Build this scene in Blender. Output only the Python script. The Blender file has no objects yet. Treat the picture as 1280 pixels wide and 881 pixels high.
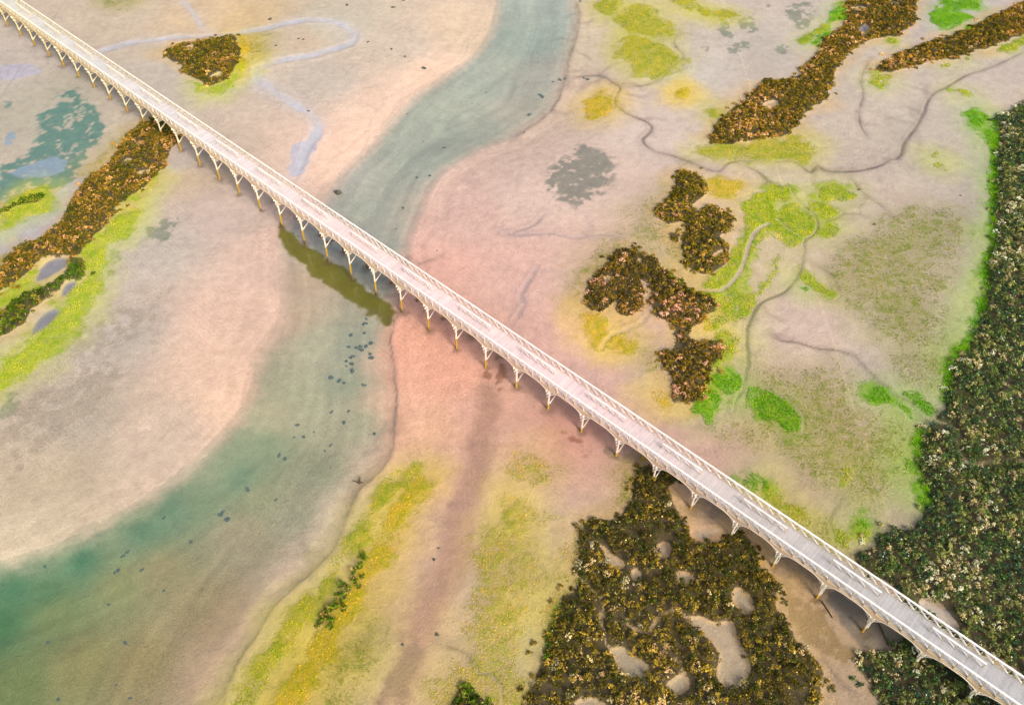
import bpy, bmesh, math, random
import numpy as np
from mathutils import Vector
random.seed(7); RNG = np.random.default_rng(7)
sc = bpy.context.scene
COL = sc.collection

# ------------------------------------------------------------------ camera, sky, sun, exposure
F_PX, PITCH, CAM_H = 1080.0, math.radians(49.4), 81.2
cd = bpy.data.cameras.new('camera'); cam = bpy.data.objects.new('camera', cd); COL.objects.link(cam)
cam.location = (0, 0, CAM_H); cam.rotation_euler = (math.pi/2 - PITCH, 0, 0)
cd.sensor_width = 36; cd.lens = 36*F_PX/1280; cd.clip_end = 12000; cd.clip_start = .5
sc.camera = cam
SUN_EL = math.radians(38); SUN_DIR = Vector((.62, -.78, 0)).normalized()
w = bpy.data.worlds.new('World'); sc.world = w; w.use_nodes = True
nt = w.node_tree; nt.nodes.clear()
sky = nt.nodes.new('ShaderNodeTexSky'); sky.sky_type = 'NISHITA'; sky.sun_disc = False
sky.sun_elevation = SUN_EL; sky.sun_rotation = math.atan2(SUN_DIR.x, SUN_DIR.y)
sky.air_density = 1.0; sky.dust_density = 6.0; sky.ozone_density = 1.0
bg = nt.nodes.new('ShaderNodeBackground'); bg.inputs['Strength'].default_value = .15
wo = nt.nodes.new('ShaderNodeOutputWorld')
nt.links.new(sky.outputs[0], bg.inputs[0]); nt.links.new(bg.outputs[0], wo.inputs[0])
sl = bpy.data.lights.new('sun', 'SUN'); sl.energy = 2.0; sl.angle = math.radians(20); sl.color = (1, .93, .84)
so = bpy.data.objects.new('sun', sl); COL.objects.link(so)
sd_ = Vector((SUN_DIR.x*math.cos(SUN_EL), SUN_DIR.y*math.cos(SUN_EL), math.sin(SUN_EL)))
so.rotation_euler = sd_.to_track_quat('Z', 'Y').to_euler(); so.location = (60, -40, 90)
sc.view_settings.view_transform = 'Standard'; sc.view_settings.look = 'None'
sc.view_settings.gamma = 1; sc.view_settings.use_curve_mapping = False
sc.view_settings.exposure = 0.46

# ------------------------------------------------------------------ small maths
def lin(c):
    c = np.asarray(c, float)/255
    return np.where(c <= .04045, c/12.92, ((c+.055)/1.055)**2.4)
def smooth(a, b, x):
    t = np.clip((x-a)/(b-a), 0, 1); return t*t*(3-2*t)
def vnoise(x, y, seed=0):
    xi = np.floor(x).astype(np.int64); yi = np.floor(y).astype(np.int64); fx = x-xi; fy = y-yi
    fx = fx*fx*(3-2*fx); fy = fy*fy*(3-2*fy)
    def h(a, b):
        n = (a*374761393 + b*668265263 + seed*974711) & 0xffffffff
        n = ((n ^ (n >> 13))*1274126177) & 0xffffffff
        return ((n ^ (n >> 16)) & 0xffff)/65535.0
    return (h(xi,yi)*(1-fx)+h(xi+1,yi)*fx)*(1-fy)+(h(xi,yi+1)*(1-fx)+h(xi+1,yi+1)*fx)*fy
def fbm(x, y, s, oct=4, seed=0):
    v = 0; a = .5; t = 0
    for o in range(oct):
        v = v + a*vnoise(x/s+17.3*o, y/s-9.1*o, seed+o); t += a; a *= .5; s *= .5
    return v/t
ORI = dict(A=(0,0),B=(320,0),C=(640,0),D=(960,0),E=(0,220),F=(320,220),G=(640,220),H=(960,220),
           I=(0,440),J=(320,440),K=(640,440),L=(960,440),M=(0,661),N=(320,661),O=(640,661),Q=(960,661),P=(0,0))
def px(*segs):
    """traced points: 'A', (x,y), ... : x,y in 4x enlarged tiles of the photo, 'P' = photo pixels"""
    out = []; o = (0,0); s = 4.
    for q in segs:
        if isinstance(q, str): o = ORI[q]; s = 1. if q == 'P' else 4.
        else: out.append((o[0]+q[0]/s, o[1]+q[1]/s))
    return np.array(out, float)
def ray(p):
    p = np.atleast_2d(p); cx = (p[:,0]-640)/F_PX; cy = (440.5-p[:,1])/F_PX
    fw = np.array([0, math.cos(PITCH), -math.sin(PITCH)]); up = np.array([0, math.sin(PITCH), math.cos(PITCH)])
    return fw[None]+cx[:,None]*np.array([1,0,0.])+cy[:,None]*up
def hit(p, z):
    d = ray(p); t = (z-CAM_H)/d[:,2]; return d[:,:2]*t[:,None]
def chaikin(p, closed=True, n=2):
    for _ in range(n):
        q = np.roll(p, -1, 0) if closed else p[1:]; a = p if closed else p[:-1]
        r = np.empty((2*len(a), 2)); r[0::2] = .75*a+.25*q; r[1::2] = .25*a+.75*q
        if not closed: r = np.vstack([p[:1], r, p[-1:]])
        p = r
    return p
def seg_d2(P, a, b):
    ab = b-a; t = np.clip(((P-a)@ab)/max(ab@ab, 1e-9), 0, 1); q = P-a-t[:,None]*ab; return (q*q).sum(1)
def sdist(P, poly):
    """signed distance, positive inside"""
    d2 = np.full(len(P), 1e12); ins = np.zeros(len(P), bool); n = len(poly)
    for i in range(n):
        a = poly[i]; b = poly[(i+1) % n]
        d2 = np.minimum(d2, seg_d2(P, a, b))
        c = (a[1] > P[:,1]) != (b[1] > P[:,1])
        if a[1] != b[1]:
            ins ^= c & (P[:,0] < (b[0]-a[0])*(P[:,1]-a[1])/(b[1]-a[1])+a[0])
    return np.where(ins, 1, -1)*np.sqrt(d2)
def ldist(P, line):
    d2 = np.full(len(P), 1e12)
    for a, b in zip(line[:-1], line[1:]): d2 = np.minimum(d2, seg_d2(P, a, b))
    return np.sqrt(d2)
def near(P, poly, m):
    lo = poly.min(0)-m; hi = poly.max(0)+m
    return np.nonzero((P[:,0] > lo[0]) & (P[:,0] < hi[0]) & (P[:,1] > lo[1]) & (P[:,1] < hi[1]))[0]

# ------------------------------------------------------------------ relief
WL = -1.05                                        # water level of the tidal channel
WATER_PX = px('P',(655,-120),(790,-120),(745,-60),(717,0),(722,18),(720,45),(710,72),(705,100),(695,130),(677,150),(655,162),(640,175),
  (595,192),(570,207),(548,225),(535,255),(522,285),(512,320),(503,350),(497,390),(492,405),(488,425),(490,440),(492,465),(497,490),
  (495,522),(492,545),(492,560),(480,585),(460,602),(447,612),(437,635),(430,657),(425,670),(417,688),(392,713),(357,741),(335,768),
  (320,795),(300,821),(287,851),(277,876),(262,930),(240,1000),(100,1100),(-150,1060),(-300,900),(-220,790),(-80,722),(0,701),(30,691),(72,678),(112,660),
  (160,632),(207,602),(240,575),(262,552),(295,520),(310,495),(316,462),(320,440),(335,425),(345,405),(350,380),(348,340),(346,300),
  (350,283),(365,270),(385,262),(405,245),(420,220),(430,207),(457,185),(475,165),(492,145),(512,122),(545,100),(580,77),(602,57),
  (615,32),(620,0),(632,-60))
WATER = chaikin(hit(WATER_PX, WL), True, 2)
ZC = [((1214,880),.75),((1142,829),.7),((1080,790),.35),((1020,750),.4),((966,704),.6),((911,669),.6),((862,633),.6),((816,596),.7),((768,569),.5),
  ((724,538),.45),((683,510),.3),((643,484),0),((606,460),-.35),((571,435),-.6),((536,411),-.75),((503,387),-.9),((326,261),-.8),((301,242),-.6),((275,224),-.55),
  ((251,206),-.4),((200,164),0),((136,123),.25),((60,70),.15),((10,33),.3),((150,420),-.45),((60,600),-.7),((200,310),-.2),((60,300),.3),((20,180),-.1),
  ((450,80),-.4),((330,30),-.2),((250,80),.2),((560,470),-.35),((560,620),0),((430,760),.1),((600,650),-.1),((520,830),.2),((650,250),-.2),((700,420),.3),
  ((800,120),.15),((760,40),-.1),((640,760),.5),((850,380),.6),((880,270),.6),((980,100),.5),((1200,60),.6),((1100,300),.5),((1200,500),.9),((1260,300),1.0),
  ((1050,560),.5),((850,780),.8),((1240,700),1.0),((1060,880),.5)]
zc_xy = np.vstack([hit(np.array([p]), z) for p, z in ZC]); zc_z = np.array([z for _, z in ZC])
def idw(P, C, V, k=3.0, soft=2.0):
    V = np.asarray(V); out = np.zeros((len(P),)+V.shape[1:]); ws = np.zeros(len(P))
    for c, v in zip(C, V):
        d = ((P-c)**2).sum(1)+soft*soft; wgt = d**(-k/2); ws += wgt
        out += wgt[:,None]*v if V.ndim > 1 else wgt*v
    return out/(ws[:,None] if V.ndim > 1 else ws)
def zbase(P):
    P = np.atleast_2d(P); zb = idw(P, zc_xy, zc_z, 2.6, 3.0)
    z = np.maximum(zb, WL+.12); idx = near(P, WATER, 16)
    if len(idx):
        s = sdist(P[idx], WATER)
        out = WL+.012+(z[idx]-WL)*smooth(0, 13, -s)+.02*np.clip(-s, 0, 3)
        bed = WL-.02-.10*smooth(0, 1.5, s)-.55*smooth(1.5, 9, s)
        z[idx] = np.where(s > 0, bed, out)
    return z
def ground_pts(p):
    """photo pixels -> points on the relief"""
    p = np.atleast_2d(p); z = np.zeros(len(p))
    for _ in range(5):
        xy = np.vstack([hit(p[i:i+1], z[i]) for i in range(len(p))]); z = zbase(xy)
    return xy
def W_(*segs, n=2): return chaikin(ground_pts(px(*segs)), True, n)
def L_(*segs, n=2): return chaikin(ground_pts(px(*segs)), False, n)

# ------------------------------------------------------------------ traced layout
# thickets: (name suffix label, palette, height, outline, holes)
TH = []
def thicket(label, pal, h, outline, holes=(), trails=()):
    TH.append(dict(label=label, pal=pal, h=h, poly=outline, holes=list(holes), trails=list(trails)))
thicket('small leaning islet of green and rusty shrubs beside the pale stream, above the bridge', 'olive', .5,
  W_('A',(800,255),(870,235),(960,210),(1060,195),(1110,190),(1180,180),(1195,220),(1200,290),(1160,350),(1130,390),(1060,440),(1010,410),(940,380),(900,320),(850,290)),
  [W_('A',(915,240),(960,222),(980,230),(960,255)), W_('A',(1040,385),(1100,355),(1120,370),(1060,395))])
pondA = W_('E',(180,530),(190,480),(230,430),(290,405),(345,410),(330,450),(270,490),(210,520))
pondB = W_('E',(308,600),(315,560),(340,530),(380,525),(370,560),(330,590))
pondC = W_('E',(160,800),(175,740),(220,690),(270,660),(295,670),(280,710),(230,750),(190,780))
thicket('long olive-brown shrub bank running from under the bridge to the left edge', 'olive', .6,
  W_('A',(770,585),(850,620),(905,680),(860,740),(830,800),(800,870),'E',(770,0),(700,70),(620,110),(580,170),(560,240),(470,300),(430,360),(395,400),
     (340,392),(260,395),(200,420),(150,470),(60,530),(0,585),(-60,610),(-60,500),(0,460),(60,400),(100,350),(200,320),(270,260),(330,210),(345,130),(390,80),(430,20),'A',(460,870),(555,830),(570,750),(620,720),(640,650)),
  [W_('A',(675,725),(700,705),(730,710),(690,730)), W_('A',(610,815),(640,790),(665,800),(640,825)), W_('A',(675,865),(740,845),(765,855),(700,875))])
thicket('narrow tongue of green shrubs curling round three small grey ponds', 'green', .55,
  W_('E',(350,400),(420,400),(430,480),(410,525),(350,508),(280,520),(200,560),(120,600),(60,640),(0,700),(-60,730),(-60,830),(0,800),(60,770),(130,740),(150,680),(200,630),(270,600),(310,560),(330,520),(300,500),(340,470)),
  [pondA, pondB])
thicket('low dark shrubs on the small yellow islet by the teal pool', 'green', .3,
  W_('E',(0,168),(70,148),(100,118),(140,108),(150,92),(220,105),(205,125),(150,143),(120,143),(80,155),(30,178)))
pondD = W_('D',(462,135),(500,118),(512,150),(482,182),(456,162))
thicket('broad rust-brown shrub bank at the top right with a pale puddle in it', 'rust', .7,
  W_('C',(985,680),(1040,610),(1080,570),(1170,500),(1180,460),(1240,420),(1280,410),'D',(90,400),(150,400),(170,340),(270,250),(280,190),(370,150),(390,90),(400,60),(390,20),
     (420,-30),(560,-60),(740,-60),(745,0),(735,60),(730,130),(690,160),(600,190),(520,195),(480,220),(420,250),(360,310),(320,380),(305,460),(290,510),(200,540),(160,600),(130,660),(60,690),(0,690),
     'C',(1200,700),(1140,720),(1060,720),(1000,710)),
  [pondD, W_('D',(-30,515),(40,498),(62,535),(20,552),(-20,545)), W_('D',(420,40),(480,32),(500,50),(440,58)), W_('D',(610,15),(650,10),(660,30),(620,35)), W_('D',(200,430),(225,425),(225,445),(205,448))])
thicket('slender shrub bank with pinkish tops reaching the right edge near the top', 'rust', .6,
  W_('D',(540,350),(570,310),(650,270),(780,220),(830,195),(900,185),(1020,140),(1120,80),(1200,50),(1280,10),(1360,-25),(1360,120),(1280,170),(1180,210),(1080,250),(990,270),(900,300),(820,300),(700,340),(600,365)))
thicket('upper of the two olive shrub clumps right of centre, with notches', 'olive2', .7,
  W_('C',(800,880),(860,860),(930,865),'G',(960,30),(970,80),(930,120),(890,170),(950,192),(960,160),(990,145),(1050,170),(1110,210),(1100,250),(1060,270),(1030,310),(1085,350),(1080,400),(1060,450),(1000,480),(960,490),(900,470),
     (860,420),(850,340),(865,260),(848,225),(800,235),(795,250),(740,220),(715,180),(750,150),(760,110),(820,70),(810,30)),
  [W_('G',(1000,400),(1030,375),(1060,370),(1050,390),(1010,415))])
thicket('tiny round shrub just left of the upper olive clump', 'olive2', .4, W_('G',(778,290),(810,272),(832,305),(822,330),(792,320)))
thicket('large hooked shrub clump right of centre with pink and olive tops', 'pinkolive', .7,
  W_('G',(360,640),(370,590),(400,520),(440,460),(490,420),(510,370),(570,355),(640,380),(720,420),(770,480),(830,530),(900,580),(960,600),(1010,630),(1030,680),(980,710),(930,740),(890,760),(890,820),(930,840),(990,815),(1035,820),(1050,860),
     'K',(1040,0),(1020,40),(990,120),(970,200),(940,240),(880,270),(830,260),(800,230),(820,190),(790,120),(750,40),(735,10),'G',(795,870),(810,830),(822,760),(780,720),(720,685),(680,640),(700,600),(690,540),(640,510),(650,560),(652,640),(620,690),(570,710),(510,690),(520,630),(480,640),(430,675),(370,665)),
  [W_('G',(460,505),(500,498),(492,540),(465,530)), W_('G',(620,420),(645,410),(650,430),(630,440))])
POND8 = [W_('O',(710,90),(760,60),(800,80),(790,130),(760,155),(715,120)),
  W_('O',(405,45),(470,100),(520,140),(565,170),(560,195),(520,200),(480,160),(440,90)),
  W_('O',(590,220),(620,190),(650,230),(635,265),(600,250)),
  W_('O',(810,220),(860,208),(910,230),(905,265),(870,285),(820,260)),
  W_('O',(1095,335),(1115,285),(1170,310),(1212,370),(1212,410),(1170,432),(1120,390)),
  W_('O',(870,450),(930,430),(1000,470),(1110,455),(1120,540),(1160,600),(1198,690),(1170,760),(1110,802),(1050,780),(1020,720),(1045,630),(1000,560),(940,510),(890,470)),
  W_('O',(500,590),(560,588),(640,650),(692,690),(670,742),(600,752),(550,710),(510,650)),
  W_('O',(755,790),(800,750),(850,715),(890,760),(880,802),(820,836)),
  W_('O',(300,885),(340,840),(420,838),(470,880),(490,930),(300,930)),
  W_('O',(880,-5),(1070,-5),(1030,32),(930,62))]
TR8 = [L_('O',(310,240),(400,310),(450,370),(450,450),(455,560),(500,600)), L_('O',(560,450),(600,500),(660,540),(710,500),(720,440),(770,400),(830,392),(890,450)), L_('O',(810,640),(840,690),(850,730))]
thicket('broad dark shrub marsh with many bare hollows left of the bridge at the bottom', 'dark8', .75,
  W_('K',(620,585),(690,560),(740,600),(800,590),(812,640),(770,680),(790,760),(830,800),(850,860),(880,880),'O',(890,60),(960,75),(1070,40),(1120,0),(1180,40),(1222,110),(1232,200),(1280,245),'Q',(50,270),(40,420),(100,500),(140,570),(220,610),(250,660),(270,730),(250,790),(265,880),(280,960),
     'O',(20,960),(70,850),(80,780),(150,700),(150,600),(200,470),(250,400),(270,340),(340,262),(320,150),(330,60),(360,0),'K',(370,850),(400,835),(450,835),(530,850),(570,800),(600,750),(608,680)),
  POND8, TR8)
QP = W_('Q',(740,360),(820,338),(880,390),(975,510),(900,505),(800,425))
TR9 = [L_('L',(800,330),(850,350),(920,370),(965,410),(940,470),(980,545),(1040,575)), L_('L',(1040,565),(1100,552),(1180,556),(1290,540))]
thicket('huge dense dark green thicket covering the right edge', 'dark9', .9,
  W_('D',(1400,380),(1280,505),(1210,560),(1120,590),(1150,640),(1150,740),(1140,880),'H',(1150,100),(1130,200),(1148,300),(1112,400),(1090,560),(1085,640),(1075,720),(1035,800),(990,880),'L',(930,60),(910,150),(895,230),(868,310),(800,395),(770,470),(758,580),(775,660),(812,720),(790,800),(700,880),
     'Q',(560,20),(540,60),(490,110),(430,150),(480,200),(720,350),(690,420),(1000,560),(1240,700),(1400,860),(1700,900),'L',(1700,400),'H',(1700,0),'D',(1650,300)),
  [QP], TR9)
thicket('dark green shrub bank under and below the near end of the bridge', 'dark9', .8,
  W_('Q',(445,645),(490,612),(600,640),(690,575),(720,500),(860,560),(1100,740),(1300,870),(1450,960),(1400,1040),(700,1040),(600,900),(560,850),(520,790),(480,720)))
thicket('dark shrub just left of the big marsh, cut by the bottom edge', 'green', .7, W_('N',(950,890),(990,805),(1040,788),(1080,830),(1140,858),(1175,905),(1150,950),(960,950)))
# single bushes in the yellow strip
BUSH = [(540,142,20),(520,188,15),(487,216,17),(492,262,15),(512,290,12),(422,282,18),(462,300,19),(440,338,19),(408,380,24),(372,402,22),(442,402,13),(344,440,22),(382,462,17),(322,462,10),(405,322,13),(530,238,10),(372,492,12),(306,482,6)]

# ground cover: (outline, sRGB colour, coverage, tufts per m2, tuft kind)
GC = []
def cover(c, cov, dens, kind, *polys):
    for q in polys: GC.append((q, lin(c), cov, dens, kind))
YEL = (250,216,36); YGR = (214,210,44); GRN = (146,212,24); OLV = (176,176,44); LIM = (206,220,40)
cover(GRN, .95, 26, 'g',
  W_('D',(990,565),(1030,545),(1120,590),(1090,622),(1060,640),(1000,600)), W_('D',(1080,655),(1110,645),(1148,700),(1152,800),(1145,885),(1108,885),(1125,780),(1105,710)),
  W_('H',(1105,30),(1130,15),(1152,90),(1125,150),(1115,90)), W_('H',(1102,222),(1145,198),(1142,245),(1110,262)), W_('H',(1094,300),(1140,275),(1147,330),(1130,400),(1098,432),(1093,360)), W_('H',(1090,465),(1115,460),(1112,505),(1090,505)), W_('H',(1078,535),(1108,535),(1105,562),(1080,562)),
  W_('H',(1034,635),(1080,608),(1088,650),(1050,702)), W_('H',(1008,772),(1040,752),(1038,792)), W_('H',(922,862),(1005,828),(985,885)),
  W_('L',(884,100),(918,88),(912,152),(878,162)), W_('L',(480,212),(540,164),(590,190),(652,240),(590,265),(520,255)), W_('L',(663,205),(720,200),(810,250),(835,310),(790,312),(740,250)), W_('L',(712,432),(770,380),(778,420),(750,472),(720,472)), W_('L',(684,540),(745,538),(752,600),(712,612),(684,580)), W_('L',(655,245),(700,262),(745,318),(730,325),(690,280)), W_('L',(448,845),(490,832),(512,860),(480,882)), W_('L',(740,650),(760,640),(800,715),(785,725)),
  W_('L',(-80,170),(0,212),(60,240),(120,290),(166,350),(150,392),(60,382),(10,340),(-60,290),(-110,220)), W_('K',(1145,622),(1210,598),(1270,650),(1290,720),(1200,692),(1150,662)),
  W_('K',(1000,140),(1050,100),(1110,102),(1150,130),(1140,190),(1090,222),(1050,200),(1010,165)), W_('K',(880,300),(950,210),(1000,180),(1042,230),(1030,270),(992,300),(1003,350),(970,370),(940,300),(900,325)),
  W_('D',(810,60),(850,20),(900,-20),(1000,-40),(1082,30),(1040,52),(980,32),(920,62),(1032,80),(1000,102),(960,112),(952,140),(870,142),(810,112)), W_('D',(310,112),(330,60),(380,10),(402,60),(390,102)), W_('D',(230,212),(270,170),(320,160),(282,192),(240,232)), W_('D',(984,140),(1010,130),(1030,145),(1000,152)),
  W_('O',(150,650),(165,560),(205,468),(262,392),(232,450),(185,580),(165,660)), W_('H',(160,560),(190,552),(185,572)))
cover(LIM, .85, 20, 'g',
  W_('D',(142,212),(200,160),(290,122),(302,140),(220,202),(180,238)), W_('D',(492,402),(550,368),(625,380),(600,422),(540,442)), W_('D',(858,322),(905,312),(908,332),(870,338)), W_('D',(1110,255),(1200,230),(1290,178),(1310,200),(1200,262)), W_('D',(815,772),(850,765),(870,785),(830,790)), W_('D',(828,815),(890,835),(895,858),(850,840)), W_('D',(930,450),(1000,460),(990,470),(940,462)), W_('D',(975,285),(1005,290),(1000,308),(980,305)), W_('D',(600,200),(640,195),(640,222),(605,222)),
  W_('H',(228,92),(310,32),(442,85),(430,122),(340,126),(280,132)), W_('H',(188,142),(280,130),(342,170),(340,212),(282,222),(240,190)), W_('H',(248,272),(310,238),(368,280),(302,312),(250,302)), W_('H',(40,172),(120,120),(190,165),(250,228),(238,282),(172,300),(100,270),(60,222)), W_('H',(176,492),(240,520),(332,578),(322,602),(260,592),(188,542)),
  W_('H',(0,30),(60,60),(110,62),(120,110),(60,140),(0,130)), W_('G',(1150,170),(1200,105),(1280,80),'H',(30,150),(60,240),(150,310),(170,340),(130,370),(60,330),(0,300),'G',(1230,340),(1190,400),(1165,470),(1110,560),(1150,600),(1280,560),'H',(40,370),(50,440),(0,540),'G',(1210,650),(1150,720),(1040,760),(940,770),(960,720),(1030,690),(1020,630),(1070,590),(990,590),(960,540),(1080,460),(1100,400),(1180,300)),
  W_('G',(740,420),(830,500),(900,562),(1000,592),(1060,590),(1020,625),(900,585),(800,515)), W_('K',(1040,-30),(1070,-10),(1010,110),(985,200),(940,250),(960,190),(1000,80)), W_('G',(1000,800),(1080,780),(1140,820),(1130,880),(1060,890),(1050,840)),
  W_('L',(370,600),(410,590),(420,640),(385,660)), W_('Q',(350,20),(400,20),(410,70),(390,130),(360,80)), W_('Q',(460,0),(510,5),(490,30),(440,50)), W_('L',(1010,505),(1020,505),(1020,530)))
cover(YGR, .8, 14, 'y',
  W_('C',(510,85),(560,50),(640,8),(720,40),(750,90),(800,110),(812,180),(740,192),(640,172),(560,152)), W_('C',(540,192),(620,180),(700,210),(852,270),(822,332),(740,392),(660,392),(600,342),(540,272)),
  W_('C',(780,-20),(922,-10),(922,42),(860,52),(800,22)), W_('C',(930,40),(1000,70),(960,82)), W_('C',(1008,62),(1080,44),(1135,75),(1080,107),(1020,92)), W_('C',(410,30),(480,-10),(565,20),(520,62),(440,72)), W_('C',(968,562),(1000,544),(1032,565),(990,587)),
  W_('D',(-60,690),(130,680),(200,700),(258,750),(200,792),(100,800),(0,800),'C',(1100,792),(1060,790),(900,765),(1000,735),(1150,730)),
  W_('J',(500,880),(560,760),(640,660),(720,600),(810,568),(832,600),(760,660),(660,760),(580,870),'N',(500,80),(440,170),(340,300),(250,440),(200,560),(100,680),(40,800),(-60,910),(-160,930),'M',(1170,880),(1220,760),'N',(0,690),(60,600),(170,460),(280,320),(380,180),(470,0)),
  W_('L',(-20,665),(60,720),(140,770),(230,850),(220,880),(130,850),(50,790),(-30,740)))
cover(LIM, .85, 16, 'y',
  W_('A',(950,400),(1060,445),(1130,395),(1200,300),(1230,330),(1170,430),(1100,492),(1000,470)), W_('E',(770,0),(800,-20),(790,50),(720,95),(640,120),(590,150),(640,100),(710,60)),
  W_('E',(0,180),(70,130),(130,70),(200,65),(270,90),(270,150),(200,190),(100,220),(40,250),(0,280)),
  W_('E',(700,160),(700,210),(640,320),(560,350),(522,362),(520,480),(492,560),(480,640),(390,740),(300,830),'I',(250,0),(170,90),(60,170),(-60,230),(-60,130),'E',(0,930),(100,850),(180,770),(240,750),(300,700),(330,600),(390,540),(430,480),(420,400),(450,350),(480,300),(560,240),(590,170)),
  W_('E',(-40,590),(60,540),(150,480),(190,440),(180,520),(120,590),(60,630),(-40,690)))
cover(YEL, .84, 10, 'y',
  W_('C',(350,582),(380,500),(440,438),(502,480),(502,552),(430,592)), W_('C',(800,462),(870,438),(862,482),(810,492)), W_('A',(1190,180),(1255,195),(1240,300),(1190,380),(1180,330),(1205,290)),
  W_('J',(835,595),(815,700),(765,800),(745,890),'N',(740,0),(720,60),(640,180),(590,260),(520,330),(500,420),(440,490),(400,580),(350,660),(330,760),(260,900),(80,900),(190,740),(270,600),(330,520),(470,350),(560,180),(600,60),'J',(650,880),(700,780),(780,660)),
  W_('C',(800,462),(870,438),(862,482)))
cover((226,206,70), .64, 9, 'y',
  W_('K',(0,500),(90,478),(180,540),(232,630),(180,682),(80,682),(-20,640)), W_('K',(-10,700),(80,760),(152,830),(100,900),(0,900)), W_('O',(-10,0),(80,60),(112,130),(162,210),(130,282),(50,322),(-10,340)), W_('O',(-10,360),(62,358),(72,420),(0,482)), W_('O',(-10,490),(42,510),(30,572),(-10,582)), W_('O',(190,212),(250,200),(330,250),(320,292),(240,270)), W_('O',(225,135),(320,50),(330,-10),(385,-10),(335,60),(322,155),(240,162)), W_('O',(170,400),(210,330),(265,340),(250,395),(190,470),(160,560),(150,480)),
  W_('N',(1150,0),(1280,-10),'O',(0,330),(20,460),(0,600),(-10,720),(60,740),(80,800),(40,890),'N',(860,895),(900,780),(1000,640),(1060,560),(1010,480),(1080,360),(1130,250),(1100,150)),
  W_('J',(1215,770),(1250,690),(1285,680),(1285,880),(1240,860)))
cover(YEL, .8, 10, 'y',
  W_('G',(340,690),(430,680),(470,690),(470,780),(430,830),(370,790)), W_('G',(470,840),(540,795),(600,830),(580,880),(500,880)), W_('G',(930,740),(1000,700),(1000,750),(950,770)), W_('G',(960,10),(1040,30),(1150,20),(1155,60),(1090,90),(1000,95)),
  W_('K',(680,200),(750,180),(810,240),(760,260),(690,230)))
cover(OLV, .56, 6, 'y',
  W_('P',(1035,330),(1080,285),(1140,262),(1185,258),(1210,285),(1182,330),(1172,380),(1188,400),(1160,440),(1120,432),(1080,402),(1048,370)),
  W_('L',(-60,60),(100,100),(330,82),(405,150),(350,240),(450,332),(640,330),(682,400),(655,560),(642,640),(600,722),(500,742),(380,682),(250,642),(150,562),(30,422),(-40,420),(-20,300)),
  W_('L',(650,0),(800,-20),(860,60),(830,180),(740,160),(680,90)), W_('N',(520,520),(610,470),(570,620),(510,760),(450,900),(320,900),(400,640)), W_('G',(560,180),(700,110),(750,60),(720,130),(700,200),(780,300),(860,420),(760,360),(650,300)),
  W_('G',(420,360),(500,310),(620,350),(740,420),(600,370),(500,400),(430,460),(360,560),(320,620),(330,500)), W_('K',(650,20),(730,0),(760,60),(720,100),(660,60)), W_('K',(540,650),(600,580),(610,640),(580,760),(540,740)), W_('K',(1080,420),(1170,380),(1280,370),(1280,460),(1180,480)), W_('A',(470,-10),(740,-10),(640,40),(520,40)),
  W_('E',(0,420),(60,380),(100,350),(80,400),(0,470)), W_('A',(540,740),(600,690),(640,650),(620,720),(560,760),(550,830),(460,880),(380,890),(430,830),(480,780)), W_('B',(0,160),(60,190),(40,260),(-40,280),(-60,200)), W_('Q',(230,0),(300,0),(310,90),(260,60)))

def ribbon(hw, line):
    tn = np.gradient(line, axis=0); tn /= np.linalg.norm(tn, axis=1)[:,None]; nr = np.stack([-tn[:,1], tn[:,0]], 1); return np.vstack([line+nr*hw, (line-nr*hw)[::-1]])
cover(GRN, .9, 22, 'g', ribbon(.42, L_('D',(1128,600),(1140,660),(1140,740),(1128,880),'H',(1138,100),(1120,200),(1132,300),(1102,400),(1086,480),(1078,560),(1066,660),(1040,730),(1010,800),(970,880),'L',(915,60),(898,150),(882,240))), ribbon(.3, L_('L',(760,450),(748,540),(752,620),(780,690),(795,760))))
# rills and wet lines: (line, half width m, colour, strength, carve m)
RL = []
MUD = (128,110,102); LIL = (208,208,216); PALE = (212,204,206)  # LIL: reflected sky painted into the wet film colour
def rill(hw, c, s, dz, *lines):
    for l in lines: RL.append((l, hw, lin(c), s, dz))
rill(.17, MUD, .85, .10,
  L_('C',(290,390),(390,375),(460,380),(510,420),(550,440),(500,500),(540,550),(600,580),(700,620),(690,670),(640,700),(700,755),(800,775),(900,810),(1000,855),(1050,850),(1070,810),(1150,800),(1280,805),'D',(150,800),(180,850),(220,865),(240,820),(280,855),(400,862),(500,845),(580,820),(600,800),(660,795),(680,710),(730,650),(770,590),(800,500),(820,470),(900,430),(980,380),(1100,340),(1180,310),(1290,250)),
  L_('C',(1140,812),(1220,850),'H',(0,25),(40,45),(110,50),(125,100),(190,160),(250,220),(240,280),(210,305),(175,315),(185,380),(170,450),(160,490),(120,540),(70,590),(0,610),'G',(1220,650),(1180,740),(1170,800),(1180,880),'K',(1180,60),(1160,180),(1110,250),(1105,300)))
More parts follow.
